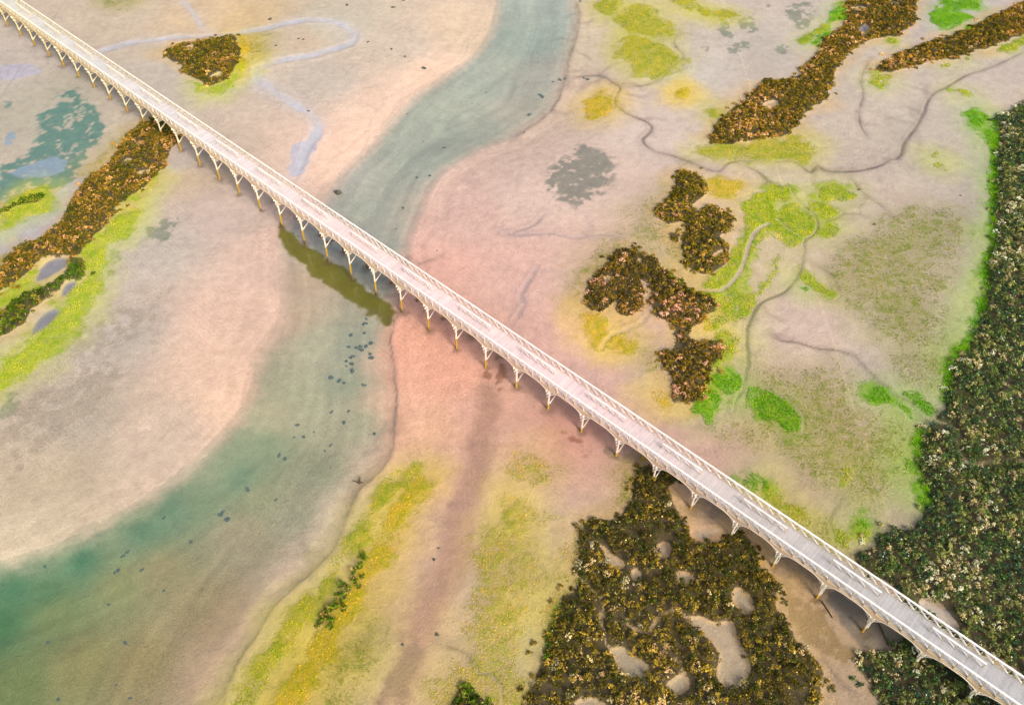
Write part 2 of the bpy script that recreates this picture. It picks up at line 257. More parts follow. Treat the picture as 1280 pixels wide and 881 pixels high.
rill(.10, MUD, .8, .07,
  L_('C',(550,440),(680,430),(760,380),(820,310),(870,280),(810,230),(810,180),(850,165)),
  L_('H',(0,770),(50,825),(150,830),(240,865),(370,875),'L',(440,20),(500,90),(560,150),(630,210),(700,240),(750,280),(790,330)),
  L_('N',(910,565),(980,590),(1050,620),(1100,680),(1110,725),(1160,720),(1210,760),(1235,820),(1220,890)), L_('O',(100,60),(150,120),(220,180),(310,240)), L_('O',(110,80),(120,160),(170,220),(150,290)),
  L_('L',(370,700),(350,770),(300,830),(310,880),'Q',(330,60)), L_('Q',(280,580),(275,640),(320,710),(380,780),(470,830),(480,870)), L_('H',(395,0),(440,40),(480,90),(570,150),(620,200)), L_('H',(260,235),(340,210),(380,185),(450,185),(500,210)), L_('H',(40,215),(90,260),(150,300)), L_('H',(190,120),(280,135),(340,160),(380,185)),
  L_('H',(200,430),(280,460),(340,520),(360,600),(330,620)), L_('L',(0,170),(80,220),(150,280),(180,330),(170,400)), L_('K',(1180,130),(1230,150),(1290,190)), L_('D',(450,560),(480,470),(460,380),(520,290)), L_('D',(450,560),(460,630),(500,690)), L_('N',(60,890),(80,800),(130,730)), L_('J',(1130,805),(1165,815),(1210,850)))
rill(.26, (186,164,160), .7, .06, L_('G',(-60,250),(0,295),(100,290),(200,285),(280,310),(340,310),(430,290),(540,300),(620,330),(690,380),(740,430),(800,460),(830,510),(900,560),(1000,580),(1060,570),(1120,510),(1160,440),(1180,350),(1220,270),(1280,240)),
  L_('G',(160,185),(120,240),(40,270),(-40,290)), L_('G',(0,740),(40,680),(70,640),(30,600),(80,540),(130,440)), L_('G',(440,860),(480,800),(560,770),(650,740),(690,680)))
rill(.6, LIL, .95, .06,
  L_('A',(380,330),(480,265),(640,215),(850,190),(1060,180),(1280,155),'B',(130,120),(280,95),(400,110),(470,145),(500,180),(480,220),(400,240),(280,280),(130,300),(0,340),(0,390),(60,430),(140,490),(240,550),(310,610),(310,660),(260,720),(220,800),(190,890)))
rill(.35, LIL, .8, .04, L_('A',(900,-10),(960,60),(1000,120),(1040,170)), L_('A',(1280,300),(1270,380),(1290,450)))
rill(.09, (120,108,98), .75, .0, chaikin(hit(px('P',(512,320),(503,350),(497,390),(492,405),(488,425),(490,440),(492,465),(497,490),(495,522),(492,545),(492,560),(480,585),(460,602),(447,612),(437,635),(430,657),(425,670),(417,688),(392,713),(357,741),(335,768),(320,795),(300,821),(287,851),(277,880)), WL), False, 2),
  chaikin(hit(px('P',(720,0),(724,18),(722,45),(712,72),(707,100),(697,130),(679,150),(655,164),(640,177)), WL), False, 2))
rill(.28, (104,92,74), .9, .05, *TR9)
# stains of wet silt, weed and mud, and reflections painted as colour: (outline, soft edge m, colour, strength, breakup)
ST = []
def stain(c, s, soft, brk, *polys):  # also lays reflections painted as colour
    for q in polys: ST.append((q, soft, lin(c), s, brk))
TEAL = (92,140,128); DRK = (128,132,120)
stain(TEAL, .9, 1.6, .5, W_('A',(-30,840),(60,810),(180,745),(205,640),(170,600),(220,540),(330,490),(460,500),(490,580),(545,650),(450,760),(420,820),(380,890),'E',(290,70),(200,62),(100,80),(0,120),(-40,120)), W_('A',(-20,520),(60,500),(100,520),(20,540)), W_('A',(230,505),(300,460),(380,440),(420,500)))
stain((150,172,188), .9, .6, .3, W_('A',(0,870),(150,820),(260,780),(360,800),(300,870),(200,890)), W_('A',(10,690),(60,650),(100,680),(60,720),(10,730)), W_('E',(0,130),(100,75),(80,110),(0,150)))
stain((196,192,204), .95, .4, .1, W_('E',(-40,300),(100,230),(200,190),(270,150),(270,90),(390,0),(430,10),(345,130),(320,200),(260,260),(180,320),(90,350),(-40,450)), W_('A',(-20,330),(100,320),(190,330),(235,370),(120,390),(-20,410)), W_('B',(145,890),(180,780),(170,720),(280,700),(325,640),(300,770),(250,810),(235,890)))  # lilac of reflected sky painted on the wet channels
stain(DRK, .8, 2.2, .5, W_('P',(700,188),(740,178),(772,198),(762,225),(750,250),(720,258),(688,250),(678,225)))
stain((132,142,120), .75, .5, 1.0, W_('D',(50,70),(100,30),(200,5),(245,60),(190,140),(150,150),(110,90)), W_('D',(40,225),(90,215),(105,260),(60,275)), W_('C',(1130,100),(1200,70),(1220,120),(1290,140),(1200,165),(1140,155)), W_('C',(1055,240),(1170,195),(1205,260),(1100,275)), W_('C',(925,230),(1015,230),(1010,262),(950,262)), W_('C',(1250,40),(1290,20),(1290,60)), W_('E',(700,270),(830,220),(880,210),(870,250),(830,340),(770,330)), W_('E',(530,380),(590,365),(600,480),(540,500)), W_('I',(0,230),(60,190),(100,260),(60,330),(0,390)), W_('C',(1000,110),(1100,120),(1115,190),(1060,200)))
stain((186,146,124), .78, 1.0, 0, W_('J',(1110,130),(1120,250),(1060,440),(1030,600),(980,700),(930,880),'N',(900,150),(840,250),(790,400),(750,520),(690,660),(630,780),(580,900),(760,900),(800,780),(850,680),(900,560),(940,450),(990,330),(1080,200),(1100,0),'J',(1130,760),(1170,620),(1200,450),(1230,200)))
stain((160,136,110), .8, 1.5, .25, W_('N',(745,545),(690,660),(630,780),(580,900),(740,900),(790,780),(830,690),(850,600),(810,540)))
stain((150,96,62), .7, .6, .9, W_('J',(1120,90),(1150,80),(1190,140),(1215,20),(1240,60),(1230,240),(1180,260),(1150,200)), W_('K',(210,350),(260,360),(350,440),(410,490),(400,540),(330,500),(240,410)))
stain((150,124,78), .8, .8, .4, W_('Q',(40,220),(120,330),(260,350),(290,450),(380,560),(440,620),(600,650),(440,700),(300,620),(150,560),(90,440),(60,330)))
stain((128,120,108), .9, .5, .2, W_('Q',(270,340),(330,295),(420,330),(520,420),(640,500),(695,560),(680,595),(600,640),(500,610),(430,540),(330,420)))  # pool by the bridge: reflected sky and bridge painted in grey-brown
stain((205,196,190), .9, .5, .1, W_('Q',(740,360),(820,338),(880,390),(975,510),(900,505),(800,425)))
stain((138,120,100), .6, .8, .6, W_('K',(820,700),(900,720),(1000,700),(1100,760),(1150,850),(1080,880),(900,860),(830,790)), W_('Q',(0,100),(120,120),(260,250),(220,320),(120,310),(60,220)), W_('K',(340,480),(420,470),(560,470),(700,520),(680,570),(600,590),(520,540),(400,520)))
stain((160,146,126), .42, 1.5, 1.0, W_('I',(0,300),(200,200),(420,60),(640,60),(520,260),(280,420),(120,600),(0,680)), W_('E',(380,760),(700,600),(900,560),(760,760),(560,890),(300,890)))
stain((122,118,22), .97, .7, .16, W_('F',(105,225),(150,260),(190,300),(270,350),(340,400),(430,450),(520,530),(600,590),(660,620),(692,660),(692,720),(660,765),(600,722),(480,642),(400,582),(250,472),(120,345),(104,300)))  # bridge's reflection in the channel, painted olive on the bed

# colours of the sand, pink central glare painted in: photo pixel, sRGB
SAND = [((20,75),(204,196,190)),((150,20),(214,200,182)),((300,25),(222,198,158)),((250,20),(222,200,170)),((420,30),(212,205,190)),((400,100),(208,198,188)),((370,55),(214,198,176)),((500,60),(213,200,186)),((580,40),(222,202,180)),((545,92),(240,212,192)),((440,190),(242,210,192)),((490,138),(240,212,194)),((220,210),(205,197,192)),((200,100),(208,200,190)),
 ((280,270),(208,192,185)),((330,320),(222,196,184)),((200,310),(203,195,186)),((150,420),(198,189,179)),((100,520),(194,184,170)),((60,600),(200,186,164)),((200,540),(208,190,174)),((280,450),(230,200,182)),((290,400),(230,200,184)),((300,490),(236,204,182)),((30,660),(216,202,178)),((225,220),(210,190,165)),((60,130),(188,184,170)),
 ((650,250),(226,202,192)),((600,270),(232,198,188)),((560,340),(236,190,178)),((640,340),(230,192,182)),((530,430),(240,184,162)),((560,470),(240,184,162)),((545,540),(240,194,164)),((590,520),(236,188,168)),((700,420),(226,186,176)),((650,560),(226,182,166)),((700,545),(218,168,152)),((640,600),(222,186,174)),((740,470),(222,186,176)),((820,470),(216,190,180)),((730,340),(226,194,182)),((720,230),(224,202,190)),((740,130),(226,204,184)),
 ((760,60),(222,208,184)),((800,160),(218,202,194)),((870,90),(212,206,198)),((860,150),(216,202,192)),((930,130),(212,200,190)),((1050,150),(206,194,182)),((1150,150),(200,191,180)),((1200,220),(198,189,178)),((1100,250),(206,192,180)),((1220,280),(196,186,176)),((1170,440),(198,188,176)),((1100,450),(206,193,180)),((1000,420),(216,196,184)),((1130,620),(192,178,162)),((1000,540),(206,184,168)),((940,540),(214,186,172)),((1180,20),(202,193,194)),((960,60),(208,200,192)),((1100,110),(206,196,184)),((870,560),(216,182,168)),((900,640),(196,168,146)),((1060,650),(196,178,162)),
 ((640,660),(216,192,178)),((600,640),(216,184,172)),((600,720),(206,182,168)),((660,830),(196,180,168)),((680,700),(206,186,172)),((450,800),(214,194,140)),((560,690),(228,194,164)),((560,600),(238,196,166)),((500,760),(222,192,146)),((430,660),(214,190,170)),((980,720),(192,162,126)),((1030,830),(186,164,138)),((850,800),(200,176,156)),((860,690),(206,168,150)),((800,850),(176,172,156))]
BED = [((690,20),(182,208,208)),((650,50),(158,192,190)),((600,110),(172,196,192)),((560,160),(172,196,190)),((520,200),(172,196,192)),((640,140),(206,206,196)),((590,150),(188,204,196)),((690,100),(204,210,206)),((480,230),(178,192,190)),((440,225),(186,194,198)),((460,262),(176,192,190)),((520,260),(204,200,192)),((385,270),(186,186,196)),((420,300),(178,188,196)),((460,330),(176,188,186)),((380,350),(214,200,186)),((360,400),(216,200,184)),((400,430),(196,202,186)),((440,430),(180,194,182)),((430,480),(178,192,176)),((380,500),(190,198,176)),((340,520),(196,198,174)),((330,560),(156,180,154)),((300,600),(128,164,140)),((260,590),(160,178,154)),((250,625),(134,162,136)),((180,660),(106,154,128)),((210,640),(120,160,136)),((100,700),(86,144,114)),((40,705),(140,170,142)),((30,697),(156,180,152)),((80,688),(150,176,148)),((130,665),(152,176,148)),((180,640),(158,178,150)),((60,738),(92,138,100)),((20,735),(80,138,104)),((0,780),(76,132,88)),((70,770),(136,158,108)),((150,735),(156,168,122)),((200,715),(172,170,132)),((300,670),(184,180,156)),((250,760),(174,166,130)),((100,830),(158,160,110)),((20,860),(126,148,94)),((180,830),(170,162,118)),((370,640),(184,190,168)),((440,530),(194,200,178)),((400,590),(180,190,166)),((320,620),(170,182,150)),
 ((482,500),(236,214,196)),((480,450),(236,214,198)),((470,580),(232,218,202)),((425,640),(232,220,206)),((410,680),(226,212,198)),((370,725),(220,204,188)),((300,800),(218,196,174)),((265,840),(216,194,170)),((270,780),(200,182,152))]
def cp(L): return ground_pts(np.array([p for p, _ in L], float)), np.array([lin(c) for _, c in L])
SAND_X, SAND_C = cp(SAND); BED_X, BED_C = cp(BED); SAND_C = SAND_C*np.array([1.0,.975,.92]); BED_C = BED_C*np.array([.94,.85,.72]); _up = np.array([smooth(330, 230, p[1]) for p, _ in BED])[:,None]*.42; BED_C = BED_C*(1-_up)+lin((206,202,184))*.92*_up
PUDDLES = [(pondA,'left'),(pondB,'left'),(pondC,'left'),(pondD,'top')]

# ------------------------------------------------------------------ ground mesh
def axis(lo, hi, step, out, k=26):
    core = [lo]
    while core[-1] < hi: core.append(core[-1]+step(core[-1]))
    s0 = step(lo); s1 = step(hi)
    def ramp(s, dist):
        g = 1.05
        for g in np.linspace(1.05, 3, 400):
            if s*(g**(k+1)-g)/(g-1) > dist: break
        return np.cumsum(s*g**np.arange(1, k+1))
    return np.concatenate([(lo-ramp(s0, out))[::-1], core, core[-1]+ramp(s1, out)])
XS = axis(-104, 104, lambda v: .23, 3000); YS = axis(22, 168, lambda v: .18+.15*np.clip((v-25)/130, 0, 1), 3000)
NX, NY = len(XS), len(YS)
GX, GY = np.meshgrid(XS, YS); P = np.stack([GX.ravel(), GY.ravel()], 1); NV = len(P)
Z = zbase(P)
sdw = np.full(NV, -50.); ii = near(P, WATER, 16); sdw[ii] = sdist(P[ii], WATER)
fadecore = 1.0
n1 = fbm(P[:,0], P[:,1], 6, 4, 1); n2 = fbm(P[:,0], P[:,1], 1.1, 3, 5); n3 = fbm(P[:,0], P[:,1], 22, 3, 9)
dry = smooth(.0, 2.5, -sdw)
Z += dry*((n1-.5)*.16+(n2-.5)*.05) + (1-dry)*(n2-.5)*.012
colr = idw(P, SAND_X, SAND_C, 3.4, 1.5); bedc = np.zeros_like(colr)
jj = np.nonzero(sdw > -4)[0]; bedc[jj] = idw(P[jj], BED_X, BED_C, 3.2, 1.0)
wn = (n2-.5)*1.0
kk = smooth(-.6, 2.6, sdw+wn*1.6)[:,None]; colr = colr*(1-kk)+bedc*kk
colr *= (1+.16*(n1-.5)*2*.6+.10*(n3-.5))[:,None]
# tide lines on the shore, current streaks on the bed
tl = -sdw+(n1-.5)*3.5; band = (vnoise(tl/.55, (P[:,0]-P[:,1])/14, 71)-.5)*smooth(9, 0, -sdw)*(sdw < .2)
flow = (fbm(sdw*1.0, (P[:,0]+P[:,1])*.09, .9, 3, 73)-.5)*(sdw > -.3)
colr *= (1+.16*band+.30*flow)[:,None]
WP = P+np.stack([fbm(P[:,0],P[:,1],1.6,3,21)-.5, fbm(P[:,0],P[:,1],1.6,3,31)-.5], 1)*1.5
wet = smooth(-.3, .6, sdw)*.7
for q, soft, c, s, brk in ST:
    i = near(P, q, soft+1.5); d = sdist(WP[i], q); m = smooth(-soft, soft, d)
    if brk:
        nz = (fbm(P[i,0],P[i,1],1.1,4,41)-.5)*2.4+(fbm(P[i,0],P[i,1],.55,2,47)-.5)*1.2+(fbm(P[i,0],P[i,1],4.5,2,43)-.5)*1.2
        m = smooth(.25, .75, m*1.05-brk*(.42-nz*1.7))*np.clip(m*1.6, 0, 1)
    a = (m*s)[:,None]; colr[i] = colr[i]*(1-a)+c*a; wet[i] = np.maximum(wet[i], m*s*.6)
_r = np.random.default_rng(11); BR = []
for l, hw, c, s, dz in list(RL):
    if hw > .3: continue
    seg = np.linalg.norm(np.diff(l, axis=0), axis=1); tot = seg.sum(); cum = np.cumsum(seg)
    for _ in range(int(tot/4.5)):
        k = min(int(np.searchsorted(cum, _r.uniform(0, tot))), len(l)-2); p0 = l[k]; dr = l[k+1]-l[k]; a0 = math.atan2(dr[1], dr[0])+_r.choice([-1,1])*_r.uniform(.5, 1.4); pts = [p0]
        for q_ in range(int(_r.integers(4, 9))):
            a0 += _r.normal(0, .45); pts.append(pts[-1]+np.array([math.cos(a0), math.sin(a0)])*_r.uniform(.4, .9))
        BR.append((chaikin(np.array(pts), False, 1), .05+.03*_r.random(), c, .5, .02))
NB_RL = len(RL)
for l, hw, c, s, dz in RL+BR:
    i = near(P, l, hw*4+.6)
    d = ldist(P[i]+(WP[i]-P[i])*.22, l)
    ww = hw*(.7+.7*vnoise(P[i,0]/3, P[i,1]/3, 3)); m = 1-smooth(ww*.55, ww*1.55+.1, d)
    m *= (.25+.75*smooth(0, 2.5, np.sqrt(((P[i]-l[0])**2).sum(1))))*(.25+.75*smooth(0, 2.5, np.sqrt(((P[i]-l[-1])**2).sum(1))))*(.55+.6*vnoise(P[i,0]/2.2, P[i,1]/2.2, 13))
    m = np.clip(m, 0, 1); mh = .22*(1-smooth(ww, ww*4+.5, d)); m2 = np.maximum(m*s, mh)
    a = m2[:,None]; colr[i] = colr[i]*(1-a)+c*a; wet[i] = np.maximum(wet[i], m*.9); Z[i] -= dz*m
    # low levee beside the rill
    Z[i] += .03*(smooth(ww, ww*1.8, d)-smooth(ww*1.8, ww*3.2, d))
AZ = math.radians(137.81); FU = np.array([math.cos(AZ), math.sin(AZ)]); FV = np.array([math.sin(AZ), -math.cos(AZ)])
for n in range(-1, 38):
    for tt in (-.02, 2.71):
        c_ = np.array([41.215, 27.125])+FU*5*n+FV*tt; i = near(P, c_[None], 2.0); d = np.sqrt(((P[i]+(WP[i]-P[i])*.4-c_)**2).sum(1))
        m = 1-smooth(.15, .95+.4*math.sin(n*7.7+tt), d); Z[i] -= .14*m; a = (m*.55)[:,None]; colr[i] = colr[i]*(1-a)+lin((128,104,78))*a; wet[i] = np.maximum(wet[i], m)
grit = np.zeros(NV)
for q in (W_('M',(-60,700),(300,480),(700,250),(1100,0),'J',(200,560),(420,420),(560,480),(440,640),'N',(320,0),(240,160),(0,230),'M',(1080,420),(980,560),(1000,900),(-60,960)),
          W_('E',(380,760),(760,520),(900,500),(780,760),(560,890),'I',(700,60),(500,300),(200,620),(-40,700),(-40,300),(150,120)), W_('F',(700,560),(900,500),(1280,760),'J',(1280,0),(1100,300),(800,420),(700,200))):
    i = near(P, q, 4); grit[i] = np.maximum(grit[i], smooth(-3, 3, sdist(WP[i], q)))
cov = np.zeros(NV); covc = np.zeros((NV, 3))
for q, c, cv, dens, kind in GC:
    i = near(P, q, 5.5); d = sdist(WP[i], q); hz = smooth(-5, .3, d+(n1[i]-.5)*4)*(.60 if kind == 'y' and cv > .7 else .34 if cv > .6 and kind == 'y' else .28)
    hc = c*.72+colr[i]*.28; colr[i] = colr[i]*(1-hz[:,None])+hc*hz[:,None]
    d = d+(fbm(P[i,0],P[i,1],2.6,4,51)-.5)*5.0+.15; m = (smooth(-4.5, 4, d) if cv < .6 else smooth(-2.2, 2.0, d) if cv < .75 else smooth(-1.3, 1.2, d))*cv
    a = m/np.maximum(cov[i]+m, 1e-4); covc[i] = covc[i]*(1-a[:,None])+c*a[:,None]; cov[i] = np.maximum(cov[i], m)
    Z[i] += .05*smooth(-.2, 1.2, d)
cov *= 1-smooth(-.3, .3, sdw)
for l, hw, c, s, dz in RL:
    i = near(P, l, hw*2); d = ldist(P[i], l); cov[i] *= smooth(hw*.6, hw*1.6, d)
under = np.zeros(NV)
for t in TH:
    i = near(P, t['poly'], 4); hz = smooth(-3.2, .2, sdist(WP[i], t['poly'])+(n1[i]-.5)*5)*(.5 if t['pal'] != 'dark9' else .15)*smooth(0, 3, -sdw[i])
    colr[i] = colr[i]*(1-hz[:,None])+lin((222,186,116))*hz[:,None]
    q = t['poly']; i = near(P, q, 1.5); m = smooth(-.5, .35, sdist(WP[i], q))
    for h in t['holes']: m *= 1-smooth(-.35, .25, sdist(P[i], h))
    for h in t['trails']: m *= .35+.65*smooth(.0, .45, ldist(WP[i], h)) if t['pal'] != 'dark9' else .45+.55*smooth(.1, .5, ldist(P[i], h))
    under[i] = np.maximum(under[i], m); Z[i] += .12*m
    for h in t['holes']:
        j = near(P, h, 1); s = sdist(P[j], h); Z[j] -= .16*smooth(-.3, .4, s)
        if h in POND8 if False else any(h is x for x in POND8):
            a = (smooth(-.1, .5, s)*.6)[:,None]; colr[j] = colr[j]*(1-a)+lin((178,170,152))*a
pz = []
for q, where in PUDDLES:
    j = near(P, q, 1); s = sdist(P[j], q); z0 = np.median(zbase(q))+.02; pz.append(z0)
    a = smooth(-.3, .3, s); Z[j] = Z[j]*(1-a)+(z0-.12)*a
    a = a[:,None]*.9; colr[j] = colr[j]*(1-a)+lin((158,156,164))*a; cov[j] *= 1-a[:,0]  # grey-lilac sky reflection painted into the pond bed
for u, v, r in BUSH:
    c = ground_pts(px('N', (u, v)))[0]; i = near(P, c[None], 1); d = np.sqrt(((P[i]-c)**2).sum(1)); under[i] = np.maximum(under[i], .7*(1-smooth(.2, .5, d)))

idx = np.arange(NV).reshape(NY, NX)
quads = np.stack([idx[:-1,:-1], idx[:-1,1:], idx[1:,1:], idx[1:,:-1]], -1).reshape(-1, 4)
def mesh_np(name, V, Fq, smooth_sh=True):
    m = bpy.data.meshes.new(name); V = np.asarray(V, np.float32); Fq = np.asarray(Fq, np.int32); n, k = Fq.shape
    m.vertices.add(len(V)); m.vertices.foreach_set('co', V.ravel())
    m.loops.add(n*k); m.loops.foreach_set('vertex_index', Fq.ravel())
    m.polygons.add(n); m.polygons.foreach_set('loop_start', np.arange(0, n*k, k, dtype=np.int32))
    if smooth_sh: m.polygons.foreach_set('use_smooth', np.ones(n, bool))
    m.update(calc_edges=True); return m
def fattr(m, name, v): a = m.attributes.new(name, 'FLOAT', 'POINT'); a.data.foreach_set('value', np.asarray(v, np.float32))
def cattr(m, name, c):
    a = m.attributes.new(name, 'FLOAT_COLOR', 'POINT'); b = np.ones((len(c), 4), np.float32); b[:,:3] = c; a.data.foreach_set('color', b.ravel())
def link(name, me, parent=None, mat=None, kind=None, label=None, cat=None, group=None):
    o = bpy.data.objects.new(name, me); COL.objects.link(o)
    if mat and me and not me.materials: me.materials.append(mat)
    if parent: o.parent = parent
    if kind: o['kind'] = kind
    if label: o['label'] = label
    if cat: o['category'] = cat
    if group: o['group'] = group
    return o

# ------------------------------------------------------------------ materials
ALB = .66
class NT:
    def __init__(s, name):
        s.m = bpy.data.materials.new(name); s.m.use_nodes = True; s.t = s.m.node_tree; s.t.nodes.clear()
        s.out = s.n('ShaderNodeOutputMaterial')
    def n(s, typ, **kw):
        x = s.t.nodes.new(typ)
        for k, v in kw.items():
            if k.startswith('i_'):
                key = k[2:]; key = int(key) if key.isdigit() else key.replace('_', ' ')
                s.set(x.inputs[key], v)
            else: setattr(x, k, v)
        return x
    def set(s, inp, v):
        if hasattr(v, 'is_output'): s.t.links.new(v, inp)
        else: inp.default_value = v
    def attr(s, name, o='Fac'): return s.n('ShaderNodeAttribute', attribute_name=name).outputs[o]
    def noise(s, scale, detail=3, rough=.55, vec=None):
        x = s.n('ShaderNodeTexNoise', i_Scale=scale, i_Detail=detail, i_Roughness=rough); s.set(x.inputs['Vector'], vec or s.pos()); return x.outputs['Fac']
    def pos(s):
        if not hasattr(s, '_p'): s._p = s.n('ShaderNodeNewGeometry')
        return s._p.outputs['Position']
    def math(s, op, a, b=0., c=0.):
        x = s.n('ShaderNodeMath', operation=op); s.set(x.inputs[0], a); s.set(x.inputs[1], b); s.set(x.inputs[2], c); return x.outputs[0]
    def step(s, a, b, x):
        r = s.n('ShaderNodeMapRange', interpolation_type='SMOOTHSTEP'); s.set(r.inputs[0], x); r.inputs[1].default_value = a; r.inputs[2].default_value = b; return r.outputs[0]
    def range(s, x, a, b, c, d):
        r = s.n('ShaderNodeMapRange'); s.set(r.inputs[0], x)
        for i, v in enumerate((a, b, c, d)): r.inputs[1+i].default_value = v
        return r.outputs[0]
    def mix(s, f, a, b, bt='MIX'):
        x = s.n('ShaderNodeMix', data_type='RGBA', blend_type=bt)
        s.set(x.inputs[0], f)
        for k, v in ((6, a), (7, b)):
            if isinstance(v, (tuple, list, np.ndarray)): v = tuple(v)[:3]+(1,)
            s.set(x.inputs[k], v)
        return x.outputs[2]
    def scale(s, col, v):
        x = s.n('ShaderNodeVectorMath', operation='SCALE'); s.set(x.inputs[0], col); s.set(x.inputs[3], v); return x.outputs[0]
    def bsdf(s, col, rough=.8, spec=.3, normal=None, **kw):
        b = s.n('ShaderNodeBsdfPrincipled'); s.set(b.inputs['Base Color'], col if not isinstance(col, tuple) else col[:3]+(1,)); s.set(b.inputs['Roughness'], rough); s.set(b.inputs['Specular IOR Level'], spec)
        if normal: s.set(b.inputs['Normal'], normal)
        for k, v in kw.items(): s.set(b.inputs[k.replace('_', ' ')], v)
        s.t.links.new(b.outputs[0], s.out.inputs[0]); return b
    def bump(s, h, strength=.5, dist=.05):
        return s.n('ShaderNodeBump', i_Strength=strength, i_Distance=dist, i_Height=h).outputs[0]

t = NT('tidal_sand')
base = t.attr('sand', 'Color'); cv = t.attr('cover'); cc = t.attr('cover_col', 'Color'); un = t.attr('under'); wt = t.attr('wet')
na = t.noise(.9, 5, .6); nb = t.noise(4.5, 4, .6); nc = t.noise(14, 3, .6); nd = t.noise(38, 2, .6)
gr = t.attr('grit'); ne = t.noise(.28, 6, .68)
v = t.math('ADD', t.range(na, .3, .7, -.09, .08), t.range(nb, .3, .7, -.08, .07)); v = t.math('ADD', v, t.range(ne, .3, .7, -.08, .07))
v = t.math('ADD', v, t.math('MULTIPLY', t.range(nc, .3, .7, -.12, .12), t.math('ADD', t.math('MULTIPLY', gr, 3.2), .6))); v = t.math('ADD', v, t.math('MULTIPLY', t.range(nd, .3, .7, -.10, .10), t.math('ADD', t.math('MULTIPLY', gr, 1.6), .7)))
vn = t.n('ShaderNodeTexNoise', i_Scale=.16, i_Detail=5., i_Roughness=.62, i_Distortion=.6); t.set(vn.inputs['Vector'], t.pos())
vein = t.step(.022, .0, t.math('ABSOLUTE', t.math('SUBTRACT', vn.outputs['Fac'], .5)))
vn2 = t.n('ShaderNodeTexNoise', i_Scale=.42, i_Detail=4., i_Roughness=.6, i_Distortion=.8); t.set(vn2.inputs['Vector'], t.pos())
vein = t.math('MAXIMUM', vein, t.math('MULTIPLY', t.step(.03, .0, t.math('ABSOLUTE', t.math('SUBTRACT', vn2.outputs['Fac'], .47))), .7))
vein = t.math('MULTIPLY', vein, t.step(.48, .64, t.noise(.07, 3, .5)))
wv = t.n('ShaderNodeTexWave', i_Scale=.75, i_Distortion=5., i_Detail=4., i_Detail_Scale=2.2, wave_profile='SIN', bands_direction='DIAGONAL'); t.set(wv.inputs['Vector'], t.pos())
rip = t.math('MULTIPLY', t.math('SUBTRACT', wv.outputs['Fac'], .5), t.math('ADD', t.math('MULTIPLY', t.step(.45, .6, t.noise(.11, 3, .5)), .055), .004))
v = t.math('ADD', t.math('SUBTRACT', v, t.math('MULTIPLY', vein, .10)), rip)
col = t.scale(base, t.math('MULTIPLY', t.math('ADD', v, 1.0), ALB))
# small dark shells, worm casts and pebbles
vor = t.n('ShaderNodeTexVoronoi', i_Scale=1.7); t.set(vor.inputs['Vector'], t.pos())
spk = t.math('MULTIPLY', t.math('LESS_THAN', vor.outputs['Distance'], .07), t.step(.52, .62, t.noise(.23, 3, .5)))
vor2 = t.n('ShaderNodeTexVoronoi', i_Scale=5.2); t.set(vor2.inputs['Vector'], t.pos())
spk2 = t.math('MULTIPLY', t.math('LESS_THAN', vor2.outputs['Distance'], .13), t.step(.56, .68, t.noise(.17, 4, .6, None)))
spk = t.math('MAXIMUM', spk, t.math('MULTIPLY', spk2, .7))
col = t.mix(t.math('MULTIPLY', spk, .55), col, (.09, .075, .06))
# algae film and ground cover, broken up
f1 = t.math('ADD', cv, t.range(na, .3, .7, -.30, .28)); f1 = t.math('ADD', f1, t.range(nb, .3, .7, -.46, .40)); f1 = t.math('ADD', f1, t.range(nc, .3, .7, -.25, .25))
f1 = t.math('MULTIPLY', t.step(.18, .82, f1), t.step(.02, .25, cv))
ccv = t.mix(t.range(nc, .35, .65, 0, 1), t.scale(cc, .58*ALB), t.scale(cc, 1.12*ALB))
ccv = t.mix(t.math('MULTIPLY', t.step(.52, .62, nb), .7), ccv, t.scale(base, .92*ALB)); ccv = t.mix(t.math('MULTIPLY', t.step(.46, .62, na), .65), ccv, t.mix(1., ccv, (.55, .80, .45), 'MULTIPLY'))
col = t.mix(t.math('MULTIPLY', f1, .92), col, ccv)
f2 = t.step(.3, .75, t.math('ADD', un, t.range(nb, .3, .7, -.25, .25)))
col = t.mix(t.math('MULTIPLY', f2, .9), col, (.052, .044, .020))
hgt = t.math('ADD', t.math('MULTIPLY', nb, .5), t.math('MULTIPLY', nc, .35)); hgt = t.math('ADD', hgt, t.math('MULTIPLY', f1, t.math('MULTIPLY', nd, .5))); hgt = t.math('ADD', hgt, t.math('MULTIPLY', na, .8)); hgt = t.math('SUBTRACT', hgt, t.math('MULTIPLY', vein, .10)); hgt = t.math('ADD', hgt, t.math('MULTIPLY', rip, 1.2))
nrm = t.bump(hgt, .8, .16)
t.bsdf(col, t.range(wt, 0, 1, .9, .42), t.range(wt, 0, 1, .15, .45), nrm)
M_SAND = t.m

def water_mat(name, tint, bumps):
    t = NT(name)
    nn = t.noise(2.2, 3, .5); nm = t.bump(nn, bumps, .03)
    gl = t.n('ShaderNodeBsdfGlossy', i_Roughness=.04, i_Color=(1,1,1,1)); t.set(gl.inputs['Normal'], nm)
    tr = t.n('ShaderNodeBsdfTransparent', i_Color=tint+(1,))
    lw = t.n('ShaderNodeLayerWeight', i_Blend=.5); t.set(lw.inputs['Normal'], nm)
    fr = t.math('ADD', t.math('MULTIPLY', t.math('POWER', lw.outputs['Facing'], 5.), .96), .04)
    mx = t.n('ShaderNodeMixShader'); t.set(mx.inputs[0], fr); t.t.links.new(tr.outputs[0], mx.inputs[1]); t.t.links.new(gl.outputs[0], mx.inputs[2]); t.t.links.new(mx.outputs[0], t.out.inputs[0])
    return t.m
M_WATER = water_mat('channel_water', (.975, .985, .975), .25); M_POND = water_mat('pond_water', (.93, .94, .95), .05)

